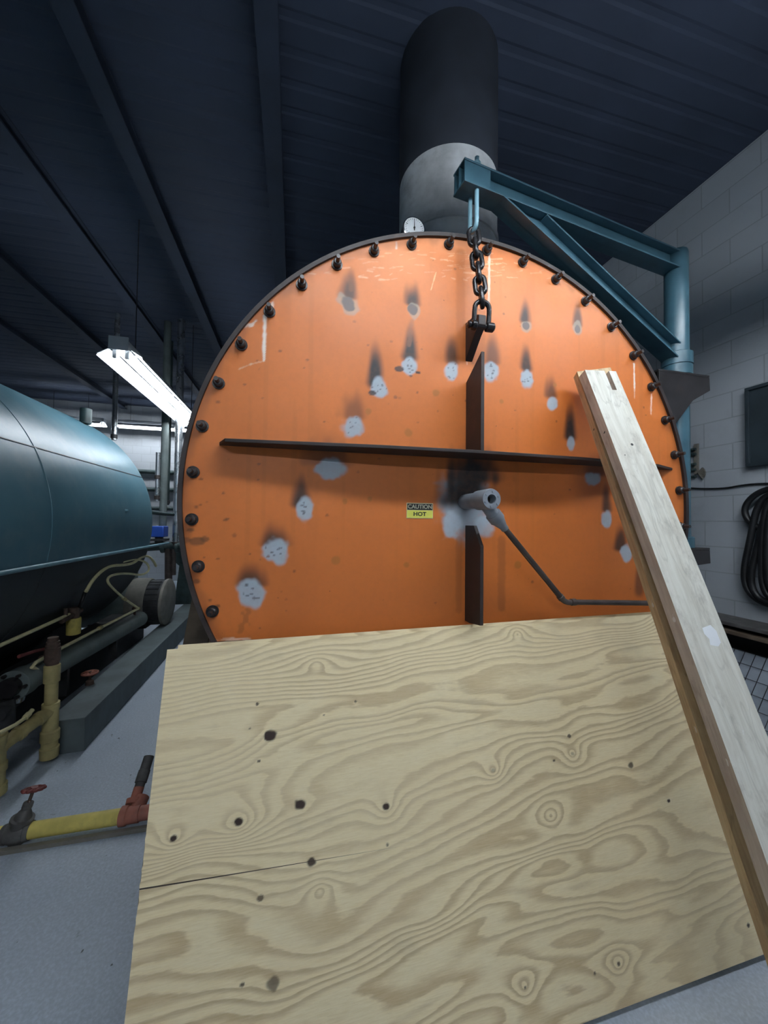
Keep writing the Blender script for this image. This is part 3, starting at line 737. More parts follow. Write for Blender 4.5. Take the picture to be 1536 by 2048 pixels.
# ================================================================== PLYWOOD SHEETS AND LEANING LUMBER
PU = Vector((1, 0, 0)); PV = Vector((0, .37, 1.075)).normalized(); rot = .009
U = (PU + PV*rot).normalized(); V = (PV - PU*rot).normalized(); N = U.cross(V).normalized()
if N.y > 0: N = -N
def ply_sheet(origin, wid, hei, label, res, seed, knots, crack=None):
    nu, nv = int(wid/res)+1, int(hei/res)+1
    u = np.linspace(0, wid, nu)[None].repeat(nv, 0); v = np.linspace(0, hei, nv)[:, None].repeat(nu, 1)
    O = np.array(origin); co = O + u[..., None]*np.array(U) + v[..., None]*np.array(V)
    ragl = .0025*vnoise(v*90, v*0+.5, seed+9)*(np.abs(v-.53) < .13)     # splintered bit of the left edge
    co[:, 0] += (ragl[:, 0:1])*np.array(U)
    nf = nu*nv; co = co.reshape(-1, 3)
    bk = co.reshape(nv, nu, 3)-np.array(N)*.017
    F = [grid_faces(nv, nu)]
    # back and the four edges
    c = [0, nu-1, nv*nu-1, (nv-1)*nu]; extra = bk.reshape(-1, 3)[c]; idx = [nf+k for k in range(4)]
    o = None
    co2 = np.concatenate([co, extra, co[c]])
    e = [nf+4+k for k in range(4)]
    ff = [[idx[3], idx[2], idx[1], idx[0]], [e[0], e[1], idx[1], idx[0]], [e[1], e[2], idx[2], idx[1]], [e[2], e[3], idx[3], idx[2]], [e[3], e[0], idx[0], idx[3]]]
    F = np.concatenate([F[0], np.array(ff)])
    o = mesh_np('plywood_sheet', co2, F, ['ply', 'plyedge'], None, tuple(origin))
    me = o.data
    mi = np.zeros(len(me.polygons), int); mi[-5:] = 1; me.polygons.foreach_set('material_index', mi)
    uf, vf = u.ravel(), v.ravel()
    # growth ring field: long flowing grain with swirls pulled round the knots
    gx = uf*1.25; warp = .045*vnoise(uf*1.9, vf*4, seed+1)+.014*vnoise(uf*6, vf*9, seed+2)
    vv = vf+warp-.10*uf*.55
    ph = 21*vv + 5.0*vnoise(gx*.62, vv*4.4+3, seed+3) + 2.2*vnoise(uf*1.5, vv*10, seed+4) + .5*vnoise(uf*4, vv*24, seed+5)
    kn = np.zeros_like(uf)
    for ku, kv, r, amp, dark, rr in knots:
        du, dvv = uf-ku, vf-kv
        d = np.hypot(du/1.25, dvv)
        ph += (1.0 if abs(amp) > 2 else .7)*amp*np.exp(-(d/(.85*r))**1.2)
        if dark:
            dd = np.hypot(du/1.25, dvv)/rr + .25*vnoise(uf*80, vf*80, seed+6)
            kn = np.maximum(kn, dark*(1-sstep(.75, 1.15, dd)))
    tone = .5+.5*vnoise(uf*1.7, vf*4, seed+7)
    sp_ = np.interp(uf, [q[0] for q in crack], [q[1] for q in crack])-vf if crack else np.ones_like(uf)
    pad8 = np.ones(8)
    for nme, arr in (('ring', ph), ('knot', kn), ('tone', tone), ('split', sp_)):
        at = me.attributes.new(nme, 'FLOAT', 'POINT'); at.data.foreach_set('value', np.concatenate([arr, pad8]).astype(np.float32))
    uvv = np.concatenate([np.stack([uf, vf], -1), np.zeros((8, 2))]); li = np.empty(len(me.loops), int); me.loops.foreach_get('vertex_index', li)
    ul = me.uv_layers.new(name='sheet'); ul.data.foreach_set('uv', uvv[li].astype(np.float32).ravel())
    return tag(o, label, 'plywood', 'plywood sheets leaning on the boiler')
OR = Vector((-.375, .958, .004)); OR.z += .017*abs(N.z)
def uvpx(X, Y):
    d = ray(X, Y); t = (OR-CAM).dot(N)/d.dot(N); p = CAM+d*t-OR; return p.dot(U), p.dot(V)
KN = []
for X, Y, r, amp, dark, rr in ((347, 1677, .038, 3.0, 1, .008), (477, 1644, .050, 3.4, 1, .0095), (600, 1609, .02, 1.0, 1, .014), (540, 1472, .03, 1.6, 1, .016), (772, 1613, .05, 3.6, 1, .009),
                              (987, 1541, .035, 3.2, .5, .006), (1145, 1508, .040, 3.2, .4, .006), (1102, 1632, .045, -3.2, 0, .006), (1035, 1268, .035, -3, 0, .006), (622, 1725, .02, 1.0, .95, .011),
                              (640, 1782, .045, -3, 0, .006), (1237, 1928, .045, 3.2, .9, .005), (1050, 1975, .045, 3.0, .9, .004), (545, 1968, .03, 1.0, .75, .014), (1262, 1531, .02, .8, .85, .010), (1138, 1472, .02, .6, .9, .006),
                              (1337, 1602, .02, .6, 1, .006), (518, 1522, .02, .8, .9, .004), (633, 1330, .05, -2.6, 0, .01), (520, 1797, .02, .8, .8, .008), (484, 1969, .02, .5, .9, .005), (500, 1457, .01, .3, .9, .003),
                              (515, 1408, .01, .3, .9, .004), (711, 1403, .01, .3, .9, .004), (648, 1430, .01, .3, .9, .003), (1190, 1947, .01, .3, .9, .004), (1108, 1521, .01, .3, .9, .004), (1497, 1851, .02, .6, 1, .006), (775, 1690, .01, .3, .8, .004), (1170, 1720, .06, 2, 0, .01)):
    KN.append((*uvpx(X, Y), r, amp, dark, rr))
ply_sheet(OR, 2.19, 1.135, 'pale pine plywood sheet with dark knots leaning in front, nearest the camera', .0032, 21, KN, [uvpx(277, 1779), uvpx(420, 1756), uvpx(560, 1733), uvpx(860, 1683), uvpx(1000, 1660)])
OB = OR - N*.0195 + U*.026 + V*.012
ply_sheet(OB, 2.17, 1.135, 'second plywood sheet behind the front one, only its top edge showing', .012, 77, [])
def board(pt, pb, phi, W, T, bow, slot, label, mats):
    pt, pb = Vector(pt), Vector(pb); wv = (pt-pb); L = wv.length; wv.normalize()
    n0 = Vector((0, -1, 0)); n0 = (n0-wv*n0.dot(wv)).normalized(); a0 = wv.cross(n0)
    if a0.x < 0: a0 = -a0
    nrm = n0*math.cos(phi)+a0*math.sin(phi); a = a0*math.cos(phi)-n0*math.sin(phi)
    SEG = 26; mb = MB(); bm = mb.bm; uvl = bm.loops.layers.uv.new('sheet')
    def P(s, x, t): return pb + wv*s + a*(x + bow*(4*(s/L)*(1-s/L))) + nrm*t
    S = [L*i/SEG for i in range(SEG+1)]
    if slot: S = sorted(set([s for s in S if abs(s-(L-slot[2])) > .03] + [L-slot[2]]))
    cols = [0, W] if not slot else [0, slot[0], slot[1], W]
    def quad(p, uvs, mi):
        f = mb.face([bm.verts.new(q) for q in p])
        f.material_index = mi
        for l, q in zip(f.loops, uvs): l[uvl].uv = q
    for i in range(len(S)-1):
        s0, s1 = S[i], S[i+1]; open_ = slot and s0 >= L-slot[2]-1e-6
        for j in range(len(cols)-1):
            if open_ and j == 1: continue
            x0, x1 = cols[j], cols[j+1]
            quad([P(s0, x0, T), P(s0, x1, T), P(s1, x1, T), P(s1, x0, T)], [(s0, x0), (s0, x1), (s1, x1), (s1, x0)], 0)
            quad([P(s0, x1, 0), P(s0, x0, 0), P(s1, x0, 0), P(s1, x1, 0)], [(s0, x1), (s0, x0), (s1, x0), (s1, x1)], 0)
        sides = [(0, 1), (W, -1)] + ([(slot[0], -1), (slot[1], 1)] if open_ else [])
        for x, _ in sides:
            quad([P(s0, x, 0), P(s0, x, T), P(s1, x, T), P(s1, x, 0)], [(s0, x+.3), (s0, x+.3+T), (s1, x+.3+T), (s1, x+.3)], 1)
    for j in range(len(cols)-1):
        s = L-(slot[2] if slot and j == 1 else 0); x0, x1 = cols[j], cols[j+1]
        quad([P(s, x0, 0), P(s, x1, 0), P(s, x1, T), P(s, x0, T)], [(x0, 0), (x1, 0), (x1, T), (x0, T)], 1)
        quad([P(0, x0, 0), P(0, x1, 0), P(0, x1, T), P(0, x0, T)], [(x0, 0), (x1, 0), (x1, T), (x0, T)], 1)
    bmesh.ops.remove_doubles(bm, verts=bm.verts[:], dist=1e-5)
    o = obj('lumber_board', mb, mats, None, origin=tuple(pb), smooth=False)
    return tag(o, label, 'board', 'lumber boards leaning on the boiler'), (pb, wv, nrm, a, T)
board((1.172, 1.36, 2.133), (1.22, .60, .012), -.30, .14, .038, 0, None, 'tan lumber board leaning on the boiler, the rear one half hidden', ['lumber_warm', 'lumber_warm'])
bo, (pb, wv, nrm, av, bT) = board((1.150, 1.303, 2.112), (1.105, .44, .012), -.115, .14, .040, .014, (.088, .108, .10), 'weathered pale lumber board with a saw slot at its top, in front of the other', ['lumber', 'lumber_pink'])
def on_board(X, Y, lift): d = ray(X, Y); o0 = pb+nrm*(bT+lift); return CAM + d*((o0-CAM).dot(nrm)/d.dot(nrm))
for X, Y, r in ((1264, 889, .0055), (1250, 910, .0022)):
    p = on_board(X, Y, 0); obj('nail_hole', MB().cyl(p-nrm*.002, p+nrm*.0005, r, 14), 'ink', bo)
poly = [(1404, 1256), (1420, 1250), (1432, 1262), (1441, 1285), (1436, 1293), (1420, 1290), (1418, 1278), (1408, 1268)]
obj('paint_smear', MB().prism([on_board(x, y, -.001) for x, y in poly], nrm*.0014), 'white', bo, smooth=False)

# ================================================================== LEFT SIDE: TEAL TANK AND PIPEWORK
TX, TZ, TR, TY = -2.67, 1.45, 1.17, 4.58
tank = thing('teal_tank', 'big teal boiler tank lying on its side along the left of the room', 'tank', (TX, 1.5, 0))
mb = MB(); Ls = TY+3.5
mb.lathe((TX, TY, TZ), (0, -1, 0), [(.02, .95), (.0, TR-.03), (.012, TR-.004), (.03, TR), (.08, TR), (1.70, TR), (1.748, TR), (1.75, TR+.003), (1.765, TR+.003), (1.767, TR), (1.82, TR), (3.75, TR), (3.803, TR), (3.805, TR+.003), (3.82, TR+.003), (3.822, TR), (3.87, TR), (Ls, TR), (Ls, .9)], 128)
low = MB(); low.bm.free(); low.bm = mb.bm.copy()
for q, below in ((mb, True), (low, False)):      # painted jacket above the rail, black belly below it
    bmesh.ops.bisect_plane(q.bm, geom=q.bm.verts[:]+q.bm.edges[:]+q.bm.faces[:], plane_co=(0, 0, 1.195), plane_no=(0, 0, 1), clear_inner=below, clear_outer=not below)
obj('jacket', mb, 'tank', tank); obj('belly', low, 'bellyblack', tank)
mb = MB(); t = math.asin((1.945-TZ)/TR)
mb.obox((TX+(TR-.001)*math.cos(t), -2, TZ+(TR-.001)*math.sin(t)), (0, TY+1.97, 0), (.004, 0, .002), (-.003, 0, .006)); obj('seam', mb, 'darkgrey', tank, smooth=False)
mb = MB(); mb.tube([(-1.505, -2, 1.205), (-1.505, TY+.55, 1.20)], .014, 14); rail = obj('side_rail', mb, 'teal_light', tank)
mb = MB()
for yy in (3.12, 4.3): mb.cyl((-1.53, yy, 1.20), (-1.53, yy, 1.245), .007, 10).sphere((-1.53, yy, 1.255), .013)
obj('rail_fitting', mb, 'chrome', rail)
mb = MB(); mb.lathe((TX+TR*.985, 3.9, 1.57), (1, 0, .1), [(-.02, .016), (.02, .016), (.022, .010), (.035, .010)], 6); obj('plug', mb, 'teal_light', tank, smooth=False)
mb = MB()
for yy in (2.3, 2.75): mb.cyl((TX+.35, yy, TZ+TR-.08), (TX+.35, yy, TZ+TR+.14), .03, 16).torus((TX+.35, yy, TZ+TR+.15), (0, 0, 1), .05, .01, 20, 8)
obj('top_valve', mb, 'darkgrey', tank)
mb = MB().cyl((TX+.62, TY-.25, TZ+1.0), (TX+.62, TY-.25, TZ+1.15), .05, 20)
obj('top_nozzle', mb, 'dark_green', tank)
mb = MB()
for yy in (-.6, 1.4, 3.6): mb.box((TX-.9, yy, 0), (TX+.78, yy+.25, .62))
obj('saddle', mb, 'darkgrey', tank, smooth=False)
mb = MB()
for x in (TX-.8, TX+.70): mb.box((x, -2, .005), (x+.16, 5.3, .42))
obj('gap_filler', mb, 'darkgrey', tank, smooth=False)  # dark rails added to fill the shaded gap under the tank

# concrete kerb
mb = MB().prism([(-1.50, 2.80, 0), (-1.285, 2.815, 0), (-1.345, 7.2, 0), (-1.62, 7.2, 0)], (0, 0, .213))
tag(obj('concrete_plinth', mb, 'concrete', None, (-1.42, 4.8, 0), smooth=False, bevel=.004), 'long low grey concrete plinth on the floor below the teal tank', 'plinth')
mb = MB().box((-1.50, 3.72, .2135), (-1.298, 3.735, .215)); 

# motor
mt = thing('blower_motor', 'dusty grey round motor lying on the concrete plinth under the tank end', 'motor', (-1.75, 5.1, .213))
mx, my, mz = -1.75, 5.1, .50
mb = MB(); mb.lathe((-2.45, my, mz), (1, 0, -.02), [(0, .20), (.02, .275), (.55, .275), (.56, .28), (.60, .28)], 48); obj('body', mb, 'dusty', mt)
mb = MB(); mb.lathe((-1.86, my, mz-.01), (1, 0, -.02), [(0, .282), (.02, .288), (.17, .288), (.19, .275)], 48); obj('bell_housing', mb, 'dustgrey', mt)
mb = MB(); mb.lathe((-1.68, my, mz-.012), (1, 0, -.02), [(0, .262), (.17, .262)], 48)
for k in range(24):
    a = 2*math.pi*k/24; mb.box((-1.67, my+.262*math.cos(a)-.006, mz-.014+.262*math.sin(a)-.006), (-1.53, my+.262*math.cos(a)+.006, mz-.014+.262*math.sin(a)+.006))
obj('louvre_band', mb, 'darkgrey', mt)
mb = MB(); mb.lathe((-1.515, my, mz-.016), (1, 0, -.02), [(0, .27), (.008, .277), (.035, .277), (.05, .25), (.062, .10), (.064, .001)], 48); obj('end_cap', mb, 'dustgrey', mt)
mb = MB()
for x in (-2.25, -1.8): mb.box((x, my-.18, .2135), (x+.14, my+.18, .30))
obj('foot', mb, 'darkgrey', mt, smooth=False)
mb = MB().box((-2.1, my-.11, mz+.26), (-1.85, my+.1, mz+.37)); obj('terminal_box', mb, 'dusty', mt, smooth=False, bevel=.01)
mb = MB().cyl((-1.95, 4.86, .35), (-1.95, 4.80, .35), .03, 14).sphere((-1.95, 4.79, .38), .035); obj('grease_fitting', mb, 'rust', mt)

# grey fuel duct
D0, D1 = Vector((-1.62, 2.76, .485)), Vector((-1.60, 4.60, .415))
du = thing('grey_pipe', 'thick dusty grey-green pipe running low along the side of the tank', 'pipe', (-1.61, 3.7, .3))
dd = (D1-D0).normalized()
mb = MB().lathe(D0, dd, [(0, .079), ((D1-D0).length-.04, .079), ((D1-D0).length-.01, .065), ((D1-D0).length, .03)], 32); obj('pipe', mb, 'dusty', du)
mb = MB().lathe(D0-dd*.05, dd, [(0, .06), (.004, .09), (.10, .09), (.14, .079)], 32)
obj('end_flange', mb, 'dusty', du)
mb = MB().lathe(D0-dd*.09, dd, [(0, .02), (.0, .055), (.045, .055)], 24)
for k in range(6):
    x_, y_, _ = frame(dd); q = D0-dd*.05+x_*(.072*math.cos(k*math.pi/3))+y_*(.072*math.sin(k*math.pi/3)); mb.cyl(q, q-dd*.022, .010, 6)
obj('valve_end', mb, 'black', du)
mb = MB()
for s in (.45, 1.2): p = D0+dd*s; mb.box((p.x-.03, p.y, .20), (p.x+.03, p.y+.03, p.z-.06))
obj('pipe_stand', mb, 'darkgrey', du, smooth=False)
mb = MB().tube([D1+Vector((.01, -.2, .06)), D1+Vector((.01, -.2, .13))], .012, 12).sphere(D1+Vector((.01, -.2, .15)), .026); obj('bleed_valve', mb, 'rust', du)

# pale yellow gas tubing
X1 = -1.565
pts = [(92, 1352), (64, 1334), (72, 1325), (110, 1303), (200, 1256), (277, 1217), (248, 1197), (222, 1174), (213, 1160), (222, 1150), (252, 1146), (283, 1151), (299, 1142), (296, 1126), (272, 1117), (245, 1124)]
P3 = [at_x(a, b, X1) for a, b in pts]
tg = thing('yellow_tubing', 'pale yellow tubing running along the grey pipe then looping up by the motor', 'tubing', tuple(at_x(200, 1256, X1)))
mb = MB().tube(P3[:6], .0115, 12); obj('straight_tube', mb, 'pale_yellow', tg)
mb = MB().tube([P3[5]]+P3[6:], .0105, 12, smooth=2); obj('bent_tube', mb, 'pale_yellow', tg)
mb = MB().sphere(P3[5], .016)
for k in (4,): mb.cyl(P3[k]-Vector((0, .02, 0)), P3[k]+Vector((0, .02, 0)), .018, 10)
mb.cyl(P3[6]+(P3[5]-P3[6])*.1, P3[6]-(P3[5]-P3[6])*.05, .016, 10); obj('tube_fitting', mb, 'dirty_yellow', tg)
X2 = -1.66
tg = thing('yellow_gas_line', 'pale yellow gas line beneath the teal tank, straight into a yellow filter then a hose', 'tubing', tuple(at_x(60, 1263, X2)))
g0 = at_x(138, 1229, X2); g1 = at_x(-60, 1318, X2)
obj('straight_tube', MB().tube([g1, g0], .012, 12), 'pale_yellow', tg)
F0 = at_x(148, 1228, X2)
mb = MB().cyl(F0+Vector((0, -.16, -.012)), F0+Vector((0, .09, .01)), .022, 14).cyl(F0+Vector((0, 0, -.03)), F0+Vector((0, 0, .05)), .036, 18).cyl(F0+Vector((0, -.11, 0)), F0+Vector((0, -.11, .07)), .012, 12)
obj('filter_head', mb, 'rust', tg)
mb = MB().lathe(F0+Vector((0, 0, -.03)), (0, 0, -1), [(0, .046), (.02, .048), (.125, .046), (.13, .035)], 24); obj('filter_bowl', mb, 'yellow', tg)
hs = [F0+Vector((0, .05, .02))] + [at_x(a, b, -1.60) for a, b in ((163, 1207), (170, 1185))]
obj('black_hose', MB().tube(hs, .014, 12, smooth=2), 'rubber', tg)
hs = [at_x(a, b, -1.56) for a, b in ((172, 1183), (185, 1160), (205, 1140), (222, 1131), (250, 1130), (268, 1126), (280, 1115), (295, 1111), (306, 1120), (312, 1132))]
obj('yellow_hose', MB().tube(hs, .013, 12, smooth=2), 'pale_yellow', tg)

# upright gas riser with its elbows
rs = thing('gas_riser', 'grimy yellow upright gas pipe with brown coupling at the near end of the plinth', 'pipe', (-1.432, 2.735, 0))
RX, RY = -1.432, 2.735
mb = MB().lathe((RX, RY, .33), (0, 0, 1), [(0, .033), (.19, .033)], 24); obj('pipe', mb, 'dirty_yellow', rs)
mb = MB().lathe((RX, RY, .485), (0, 0, 1), [(0, .036), (.004, .041), (.105, .041), (.11, .035)], 24); obj('coupling', mb, 'dirty_yellow', rs)
mb = MB().lathe((RX, RY, .59), (0, 0, 1), [(0, .033), (.02, .033), (.022, .039), (.105, .040), (.107, .036), (.125, .036), (.127, .033), (.145, .033), (.147, .027), (.17, .027)], 24); obj('brown_coupling', mb, 'rust', rs)
mb = MB().lathe((RX, RY, .03), (0, 0, 1), [(0, .03), (.002, .046), (.06, .048), (.065, .041), (.10, .041), (.105, .048), (.16, .048), (.17, .040), (.29, .040), (.292, .044), (.33, .044), (.332, .034)], 24); obj('drip_tee', mb, 'dirty_yellow', rs)
q0, q1 = Vector((RX, RY-.01, .315)), Vector((-1.51, 2.44, .265))
mb = MB().tube([q0, q1], .034, 20); e = (q1-q0).normalized()
for s_ in (.05, .17, .28): mb.lathe(q0+e*s_, e, [(0, .034), (.002, .040), (.03, .040), (.032, .034)], 20)
obj('header_pipe', mb, 'dirty_yellow', rs)
mb = MB().lathe((-1.515, 2.43, .03), (0, 0, 1), [(0, .04), (.002, .052), (.05, .052), (.052, .043), (.12, .043), (.122, .050), (.16, .050), (.165, .043), (.28, .043), (.29, .047), (.31, .047)], 24)
mb.tube([(-1.515, 2.43, .265), (-1.58, 2.1, .25)], .043, 20); obj('second_tee', mb, 'dirty_yellow', rs)
mb = MB().tube([at_x(-30, 1480, -1.47), at_x(30, 1450, -1.47), at_x(50, 1436, -1.47)], .010, 12); mb.lathe(at_x(50, 1436, -1.47), (.1, .9, .35), [(0, .016), (.03, .016), (.032, .012), (.055, .012)], 12)
obj('pilot_tube', mb, 'pale_yellow', rs)

# ball valve with red lever, relief valve cluster at the near end of the grey pipe
bv = thing('lever_valve', 'ball valve with a red lever handle lying beside the brown riser coupling', 'valve', tuple(at_x(90, 1300, -1.62)))
a, b = at_x(38, 1313, -1.62), at_x(100, 1296, -1.62)
mb = MB().tube([b, (a+b)/2+Vector((0, 0, .006)), a], .011, 10); obj('lever', mb, 'redwheel', bv)
mb = MB().cyl(b+Vector((0, -.02, -.05)), b+Vector((0, -.02, .01)), .024, 16).cyl(b+Vector((0, -.08, -.05)), b+Vector((0, .06, -.05)), .026, 16); obj('body', mb, 'rust', bv)
rv = thing('relief_valve', 'black greasy valve with a shiny cap at the near end of the thick grey pipe', 'valve', tuple(at_x(20, 1420, -1.62)))
p = at_x(12, 1405, -1.66)
mb = MB().cyl(p+Vector((0, -.02, -.12)), p+Vector((0, -.02, .03)), .055, 20).cyl(p+Vector((.02, -.1, -.03)), p+Vector((0, .1, -.01)), .04, 18).cyl(p+Vector((0, -.02, -.2)), p+Vector((0, -.02, -.1)), .03, 14); obj('body', mb, 'darkgrey', rv)
c = at_x(37, 1392, -1.60); mb = MB().lathe(c, (.2, -.3, 1), [(-.03, .03), (0, .032), (.008, .03), (.014, .02)], 24); obj('cap', mb, 'chrome', rv)
# little handwheel valve over the plinth
hw = thing('small_handwheel_valve', 'small rusty handwheel valve at the edge of the concrete plinth', 'valve', (-1.51, 3.55, .213))
c = at_x(180, 1346, -1.51)
mb = MB().torus(c, (0, 0, 1), .05, .008, 28, 8)
for k in range(4): a = k*math.pi/4; mb.cyl(c+Vector((.05*math.cos(a), .05*math.sin(a), 0)), c-Vector((.05*math.cos(a), .05*math.sin(a), 0)), .005, 8)
obj('handwheel', mb, 'primer', hw)
mb = MB().cyl(c+Vector((0, 0, -.07)), c+Vector((0, 0, .012)), .009, 12).lathe(c+Vector((0, 0, -.05)), (0, 0, -1), [(0, .012), (.01, .026), (.03, .026), (c.z-.05-.2135, .03)], 16); obj('body', mb, 'rust', hw)

# pump, blue actuator and pipes beyond the tank end
pm = thing('water_pump', 'dark green round pump standing on the plinth at the far end of the tank', 'pump', (-1.50, 6.3, .213))
c = Vector((-1.52, 6.3, 1.0))
mb = MB().lathe(c+Vector((0, .1, 0)), (0, -1, 0), [(0, .2), (.02, .26), (.16, .26), (.2, .18), (.24, .06), (.26, .05)], 40); obj('casing', mb, 'dark_green', pm)
mb = MB().lathe(c+Vector((.03, -.14, 0)), (0, -1, 0), [(0, .05), (.05, .05), (.07, .03)], 24); obj('hub', mb, 'dusty', pm)
mb = MB().prism([(-1.72, 6.2, .2135), (-1.36, 6.2, .2135), (-1.42, 6.2, .82), (-1.66, 6.2, .82)], (0, .2, 0)); obj('pedestal', mb, 'dark_green', pm, smooth=False)
ba = thing('valve_actuator', 'bright blue box actuator on a valve at the far end of the teal tank', 'actuator', (-1.72, 5.5, 1.2))
p0, p1 = at_y(306, 1052, 5.5), at_y(331, 1074, 5.5)
obj('blue_cover', MB().box((p0.x, 5.42, p1.z), (p1.x, 5.62, p0.z)), 'blue', ba, bevel=.012)
mb = MB().cyl(((p0.x+p1.x)/2, 5.5, 1.17), ((p0.x+p1.x)/2, 5.5, p1.z+.005), .05, 18).box((p0.x-.02, 5.42, p1.z-.05), (p1.x+.02, 5.6, p1.z-.02)); obj('mount', mb, 'darkgrey', ba)
hp = thing('green_header_pipe', 'dark green horizontal pipe joining the tank end to the pipes beside the boiler', 'pipe', (-1.6, 5.5, 1.14))
a, b = at_y(296, 1094, 5.5), at_y(380, 1089, 5.5)
mb = MB().tube([a, b], .055, 20).cyl(at_y(322, 1095, 5.5), at_y(330, 1094, 5.5), .075, 20).cyl(at_y(352, 1094, 5.5), at_y(358, 1094, 5.5), .075, 20); obj('pipe', mb, 'dark_green', hp)
mb = MB().cyl(at_y(337, 1092, 5.5), at_y(337, 1160, 5.5), .045, 18).cyl(at_y(347, 1092, 5.5), at_y(347, 1150, 5.5), .03, 14); obj('downpipe', mb, 'steam', hp)
def riser(label, px_, ytop, ybot, Y, r, m, base):
    a, b = at_y(px_, ybot, Y), at_y(px_, ytop, Y)
    t = thing('vertical_pipe', label, 'pipe', (a.x, Y, a.z), 'upright pipes behind the tank end')
    obj('pipe', MB().cyl((a.x, Y, a.z), (a.x, Y, b.z), r, 20), m, t)
    mb = MB()
    for z in (a.z+.02, a.z+(b.z-a.z)*.45): mb.lathe((a.x, Y, z), (0, 0, 1), [(0, r), (.003, r*1.3), (.05, r*1.3), (.053, r)], 20)
    obj('coupling', mb, base, t)
    return t
riser('shiny silver-jacketed upright pipe right beside the boiler rim', 352, 500, 1094, 5.5, .045, 'silver', 'steam')
riser('dull grey-green upright pipe just right of the tank end', 325, 500, 1066, 5.6, .045, 'dusty', 'darkgrey')
riser('slim silver upright pipe rising from the top of the tank end', 228, 500, 880, 5.55, .03, 'silver', 'darkgrey')
riser('short upright pipe with stepped lower end beside the dull grey-green pipe', 314, 905, 1002, 5.58, .028, 'silver', 'steam')
a, b = at_y(314, 996, 5.58), at_y(326, 996, 5.6)
obj('side_arm', MB().tube([(a.x, 5.58, a.z), (b.x, 5.6, a.z)], .024, 12), 'steam', [o for o in COL.objects if o.name.startswith('vertical_pipe')][-1])
riser('thin dark upright pipe between the tank end and the silver-jacketed pipe', 334, 500, 1010, 6.2, .03, 'dark_green', 'darkgrey')
sp = thing('tank_end_pipe', 'short green pipe bending out from the tank end towards the upright pipes', 'pipe', (-1.7, 4.75, 1.56))
obj('pipe', MB().tube([at_y(286, 1022, 4.62), at_y(300, 1024, 4.75), at_y(318, 1027, 4.9), at_y(346, 1029, 5.3)], .022, 14, smooth=2), 'dark_green', sp)
for z, lab in ((2.62, 'uppermost'), (2.2, 'middle'), (1.75, 'lowest')):
    yy = 9.93; a, b = at_y(300, 960, yy), at_y(356, 960, yy)
    tag(obj('wall_pipe', MB().cyl((a.x-.6, yy, z), (b.x+.5, yy, z), .05, 14), 'dark_green', None, (a.x, yy, z)), lab+' of the dark horizontal pipes on the far block wall', 'pipe', 'pipes along the far wall')

# brown timbers propped by the boiler's lower left
for lab, a, b, ww in (('wide old brown timber prop standing below the left rim of the boiler', (384, 1325), (402, 1225), .075), ('narrow old brown timber prop right of the wide one below the boiler rim', (404, 1325), (414, 1240), .045)):
    p, q = at_y(*a, 2.6), at_y(*b, 2.75)
    d = (q-p); p = p - d*(p.z/d.z); d /= d.z; k = .3
    while k < 2.2 and math.hypot(p.x+d.x*k+ww-BX, k-BZ) > BR-.045+.004: k += .005
    q = p + d*k
    mb = MB().obox(p-Vector((ww, 0, 0)), (ww*2, 0, 0), (0, .07, 0), q-p)
    tag(obj('timber_prop', mb, 'oldwood', None, tuple(p), smooth=False, bevel=.003), lab, 'timber', 'timbers beside the boiler')

# ------------------------------------------------------------------ yellow floor pipe
fp = thing('floor_gas_pipe', 'yellow gas pipe lying across the blue-grey floor at lower left', 'pipe', (-1.0, 2.12, 0))
FYp, FR = 2.095, .034
xe = at_y(244, 1634, FYp).x; pzc = FR+.014
obj('pipe', MB().cyl((-2.6, FYp, pzc), (xe, FYp, pzc), FR, 32), 'yellow', fp)
mb = MB().lathe((xe-.008, FYp, pzc), (1, 0, 0), [(0, FR+.001), (.003, FR+.008), (.03, FR+.008), (.036, FR+.003), (.085, FR+.003)], 32)
el = Vector((xe+.045, FYp, pzc))
mb.tube([el, el+Vector((.012, .03, .01)), el+Vector((.016, .07, .03))], FR, 24)
mb.cyl(el, el+Vector((.4, 0, 0)), FR-.002, 24)
obj('red_elbow', mb, 'primer', fp)
rd = Vector((.05, .62, .55)).normalized(); r0_ = el+Vector((-.012, .045, .018))
mb = MB().lathe(r0_, rd, [(0, FR+.003), (.022, FR+.005), (.026, .024), (.07, .024)], 28); obj('reducer', mb, 'primer', fp)
mb = MB().lathe(r0_+rd*.06, rd, [(0, .023), (.03, .023), (.032, .028), (.085, .028), (.088, .025), (.15, .025)], 28); obj('riser_nipple', mb, 'valvegrey', fp)
obj('floor_strip', MB().box((-2.5, FYp-.062, 0), (xe+.2, FYp-.040, .018)), 'dustgrey', fp, smooth=False)  # thin beige-grey strip along the front of the pipe
vx = at_y(34, 1668, FYp).x
gv = thing('gate_valve', 'grimy grey gate valve with a dark red handwheel on the yellow floor pipe', 'valve', (vx, FYp, 0))
vc = Vector((vx, FYp, pzc))
mb = MB().lathe(vc+Vector((-.055, 0, 0)), (1, 0, 0), [(0, .038), (.016, .042), (.02, .038), (.04, .044), (.07, .044), (.09, .038), (.094, .042), (.11, .038)], 28); mb.cyl((vx, FYp, 0), (vx, FYp, .03), .03, 20)
obj('body', mb, 'valvegrey', gv)
vd = Vector((.30, .05, 1)).normalized()
mb = MB().lathe(vc, vd, [(.02, .036), (.05, .034), (.054, .045), (.064, .045), (.067, .034), (.086, .027), (.106, .016), (.11, .020), (.13, .020), (.134, .012)], 24); obj('bonnet', mb, 'valvegrey', gv)
mb = MB().cyl(vc+vd*.12, vc+vd*.198, .007, 12); obj('stem', mb, 'rust', gv)
c = vc+vd*.19; x_, y_, _ = frame(Vector((.02, .32, 1)))
pts = []
